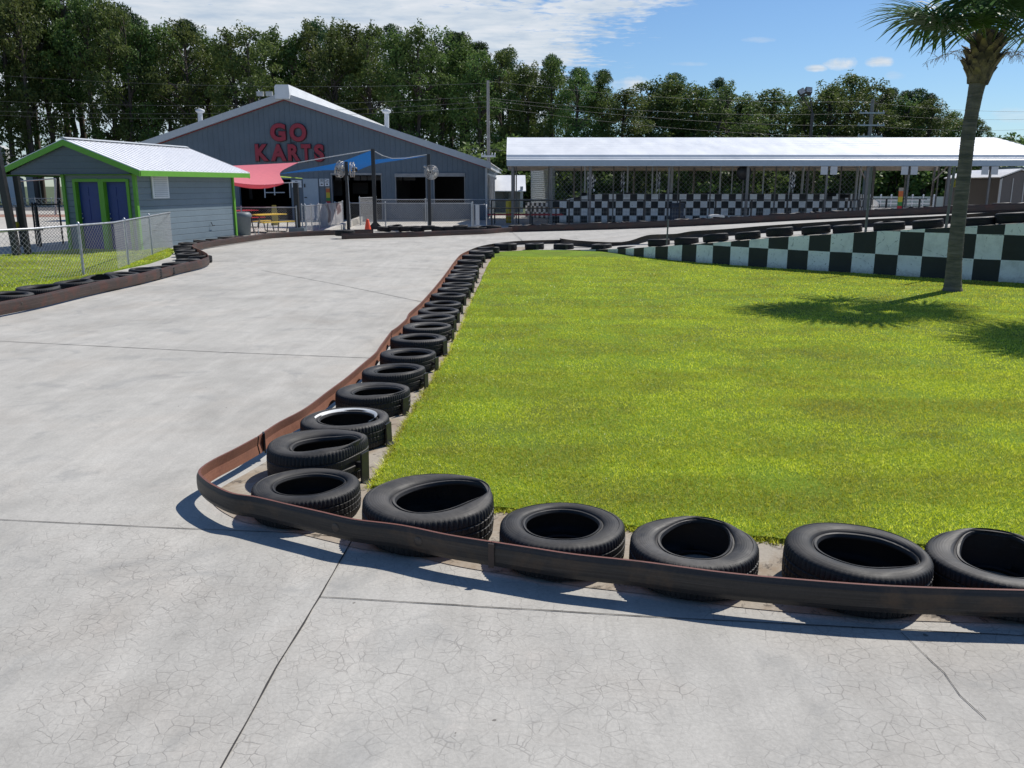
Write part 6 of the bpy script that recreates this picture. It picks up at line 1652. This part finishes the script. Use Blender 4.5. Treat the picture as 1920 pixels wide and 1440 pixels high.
# ---- palms
def palm(base, pts, radii, nf, label, seed, R_=1.0, special=()):
    rd = random.Random(seed); t = thing('palm_tree', base, label, 'palm tree', 'sabal palms on the lawn')
    P = catmull([Vector(p) for p in pts], 8); nr_ = len(P)
    rr = [float(np.interp(i / (nr_ - 1), [0, .04, .12, .45, .7, .9, 1], [.19, .155, .135, .12, .118, .135, .155])) for i in range(nr_)]; radii = (.14, .175)
    # fine ring scars
    Q = []; RR = []
    for i in range(nr_ - 1):
        for j in range(5): u = j / 5; Q.append(P[i].lerp(P[i + 1], u)); RR.append((rr[i] + (rr[i + 1] - rr[i]) * u) * (1 + .025 * rd.uniform(-1, 1)))
    Q.append(P[-1]); RR.append(rr[-1]); mb = MB(); mb.tube(Q, RR, 20); part('trunk', mb, M['palm_trunk'], t)
    top = P[-1]; d = (P[-1] - P[-2]).normalized()
    # boots: overlapping cut leaf bases
    mb = MB(); mb.tube([top - d * .05, top + d * .15, top + d * .45, top + d * .62, top + d * .9], [radii[1] * 1.02, .22, .24, .19, .11], 14)
    for row in range(7):
        z = .0 + row * .105; r0 = [.18, .215, .245, .255, .235, .20, .16][row]
        for k_ in range(9):
            a = 2 * math.pi * (k_ + .5 * (row % 2)) / 9 + rd.uniform(-.1, .1); o = Vector((math.cos(a), math.sin(a), 0)); s_ = Vector((-math.sin(a), math.cos(a), 0))
            b0 = top + d * z + o * (r0 - .03); lean = .07 + .13 * rd.random(); ln = .20 + .06 * rd.random()
            c1 = b0 + o * lean * .5 + Vector((0, 0, ln * .6)); c2 = b0 + o * lean + Vector((0, 0, ln)); w = .085
            mb.add([b0 - s_ * w, b0 + s_ * w, c1 + s_ * w * .8, c1 - s_ * w * .8, c2 + s_ * .025, c2 - s_ * .025,
                    b0 - s_ * w - o * .04, b0 + s_ * w - o * .04, c1 + s_ * w * .7 - o * .035, c1 - s_ * w * .7 - o * .035, c2 + s_ * .025 - o * .02, c2 - s_ * .025 - o * .02],
                   [(0, 1, 2, 3), (3, 2, 4, 5), (7, 6, 9, 8), (8, 9, 11, 10), (1, 7, 8, 2), (2, 8, 10, 4), (6, 0, 3, 9), (9, 3, 5, 11), (5, 4, 10, 11)])
    part('boot', mb, M['boot'], t)
    heart = top + d * .75
    for i in range(nf):
        if i < len(special): az, el, L = special[i]
        else:
            az = 2.399 * i + rd.uniform(-.2, .2); el = R(82) - R(58) * ((i - len(special) + .5) / (nf - len(special))) ** .9; L = rd.uniform(.85, 1.15) * R_
        h = Vector((math.cos(az), math.sin(az), 0)); dirv = (h * math.cos(el) + Vector((0, 0, math.sin(el)))).normalized()
        p0 = heart - Vector((0, 0, .25)) + h * .08; p1 = p0 + dirv * L * .55 + Vector((0, 0, .04)); p2 = p0 + dirv * L * .98 - Vector((0, 0, .05 * L + .04 * math.cos(el)))
        mb = MB(); mb.tube([p0, p1, p2], [.026, .018, .012], 6); st = part('petiole', mb, M['petiole'], t)
        ax_ = (p2 - p1).normalized(); sd = ax_.cross(Vector((0, 0, 1))); sd = sd.normalized() if sd.length > .05 else Vector((-h.y, h.x, 0)); nm = sd.cross(ax_).normalized()
        mb = MB(); nl = 34
        for k_ in range(nl):
            f = (k_ + .5) / nl * 2 - 1; an = f * R(118); ll = (1.08 - .30 * abs(f) ** 1.5) * rd.uniform(.88, 1.05) * (.55 + .45 * L)
            o = p2 + ax_ * (.18 * (1 - abs(f))); dr = (ax_ * math.cos(an) + sd * math.sin(an)).normalized(); dr = (dr + nm * (.20 + .18 * abs(f)) * (-1 if k_ % 2 else 1) * .35 + nm * .12).normalized()
            pp = dr.cross(nm).normalized(); w = .023; prev = None
            drop = .20 + .24 * abs(f) + rd.uniform(0, .12)
            ring = []
            for q_ in range(5):
                u = q_ / 4; c = o + dr * ll * u - Vector((0, 0, drop * ll * u ** 2.4)); ww = w * (.55 + .9 * min(u * 3, 1) * (1 - u) ** .6) if u < 1 else .001
                ring.append((c - pp * ww, c + nm * -.006 * (1 - u), c + pp * ww))
            vs = [v for r3 in ring for v in r3]
            mb.add(vs, [(3 * q_ + e, 3 * q_ + e + 1, 3 * q_ + e + 4, 3 * q_ + e + 3) for q_ in range(4) for e in (0, 1)])
        part('fan_leaf', mb, M['frond'], st)
    # dry flower stalks
    for i in range(5):
        mb = MB(); a = (-.2, .25, 2.6, .05, 3.3)[i] + rd.uniform(-.15, .15); o = heart + Vector((math.cos(a) * .2, math.sin(a) * .2, -.3)); L = rd.uniform(.5, .9)
        for k_ in range(46):
            u = rd.random(); b0 = o + Vector((math.cos(a), math.sin(a), .35 - .5 * u)) * L * u; e = b0 + Vector((rd.gauss(0, .09), rd.gauss(0, .09), rd.gauss(-.04, .07))); mb.tube([b0, (b0 + e) / 2 + Vector((0, 0, .02)), e], .0032, 3, caps=False, smooth=False)
        part('dry_flower_stalk', mb, M['frond_dry'], t)
    return t
Yp = G(1785, 548).y
tp = [V(1785, 551, Yp), V(1793, 450, Yp), V(1806, 340, Yp), V(1816, 250, Yp), V(1828, 180, Yp), V(1834, 152, Yp)]; tp[0].z = 0
palm(Vector((tp[0].x, Yp, 0)), tp, (.155, .115), 22, 'tall slightly leaning palm standing on the lawn before the checkered wall', 5, 1.0,
     special=((R(184), R(30), 1.22), (R(200), R(30), .95), (R(232), R(34), .70), (R(165), R(38), .95), (R(0), R(45), 1.1), (R(-14), R(40), 1.2), (R(18), R(50), 1.2)))
bq = Vector((10.3, 13.6, 0))
palm(bq, [bq, bq + Vector((.05, 0, 2)), bq + Vector((.12, 0, 4.2))], (.16, .125), 24, 'second palm out of the frame to the right whose shadow crosses the lawn', 9, .95)
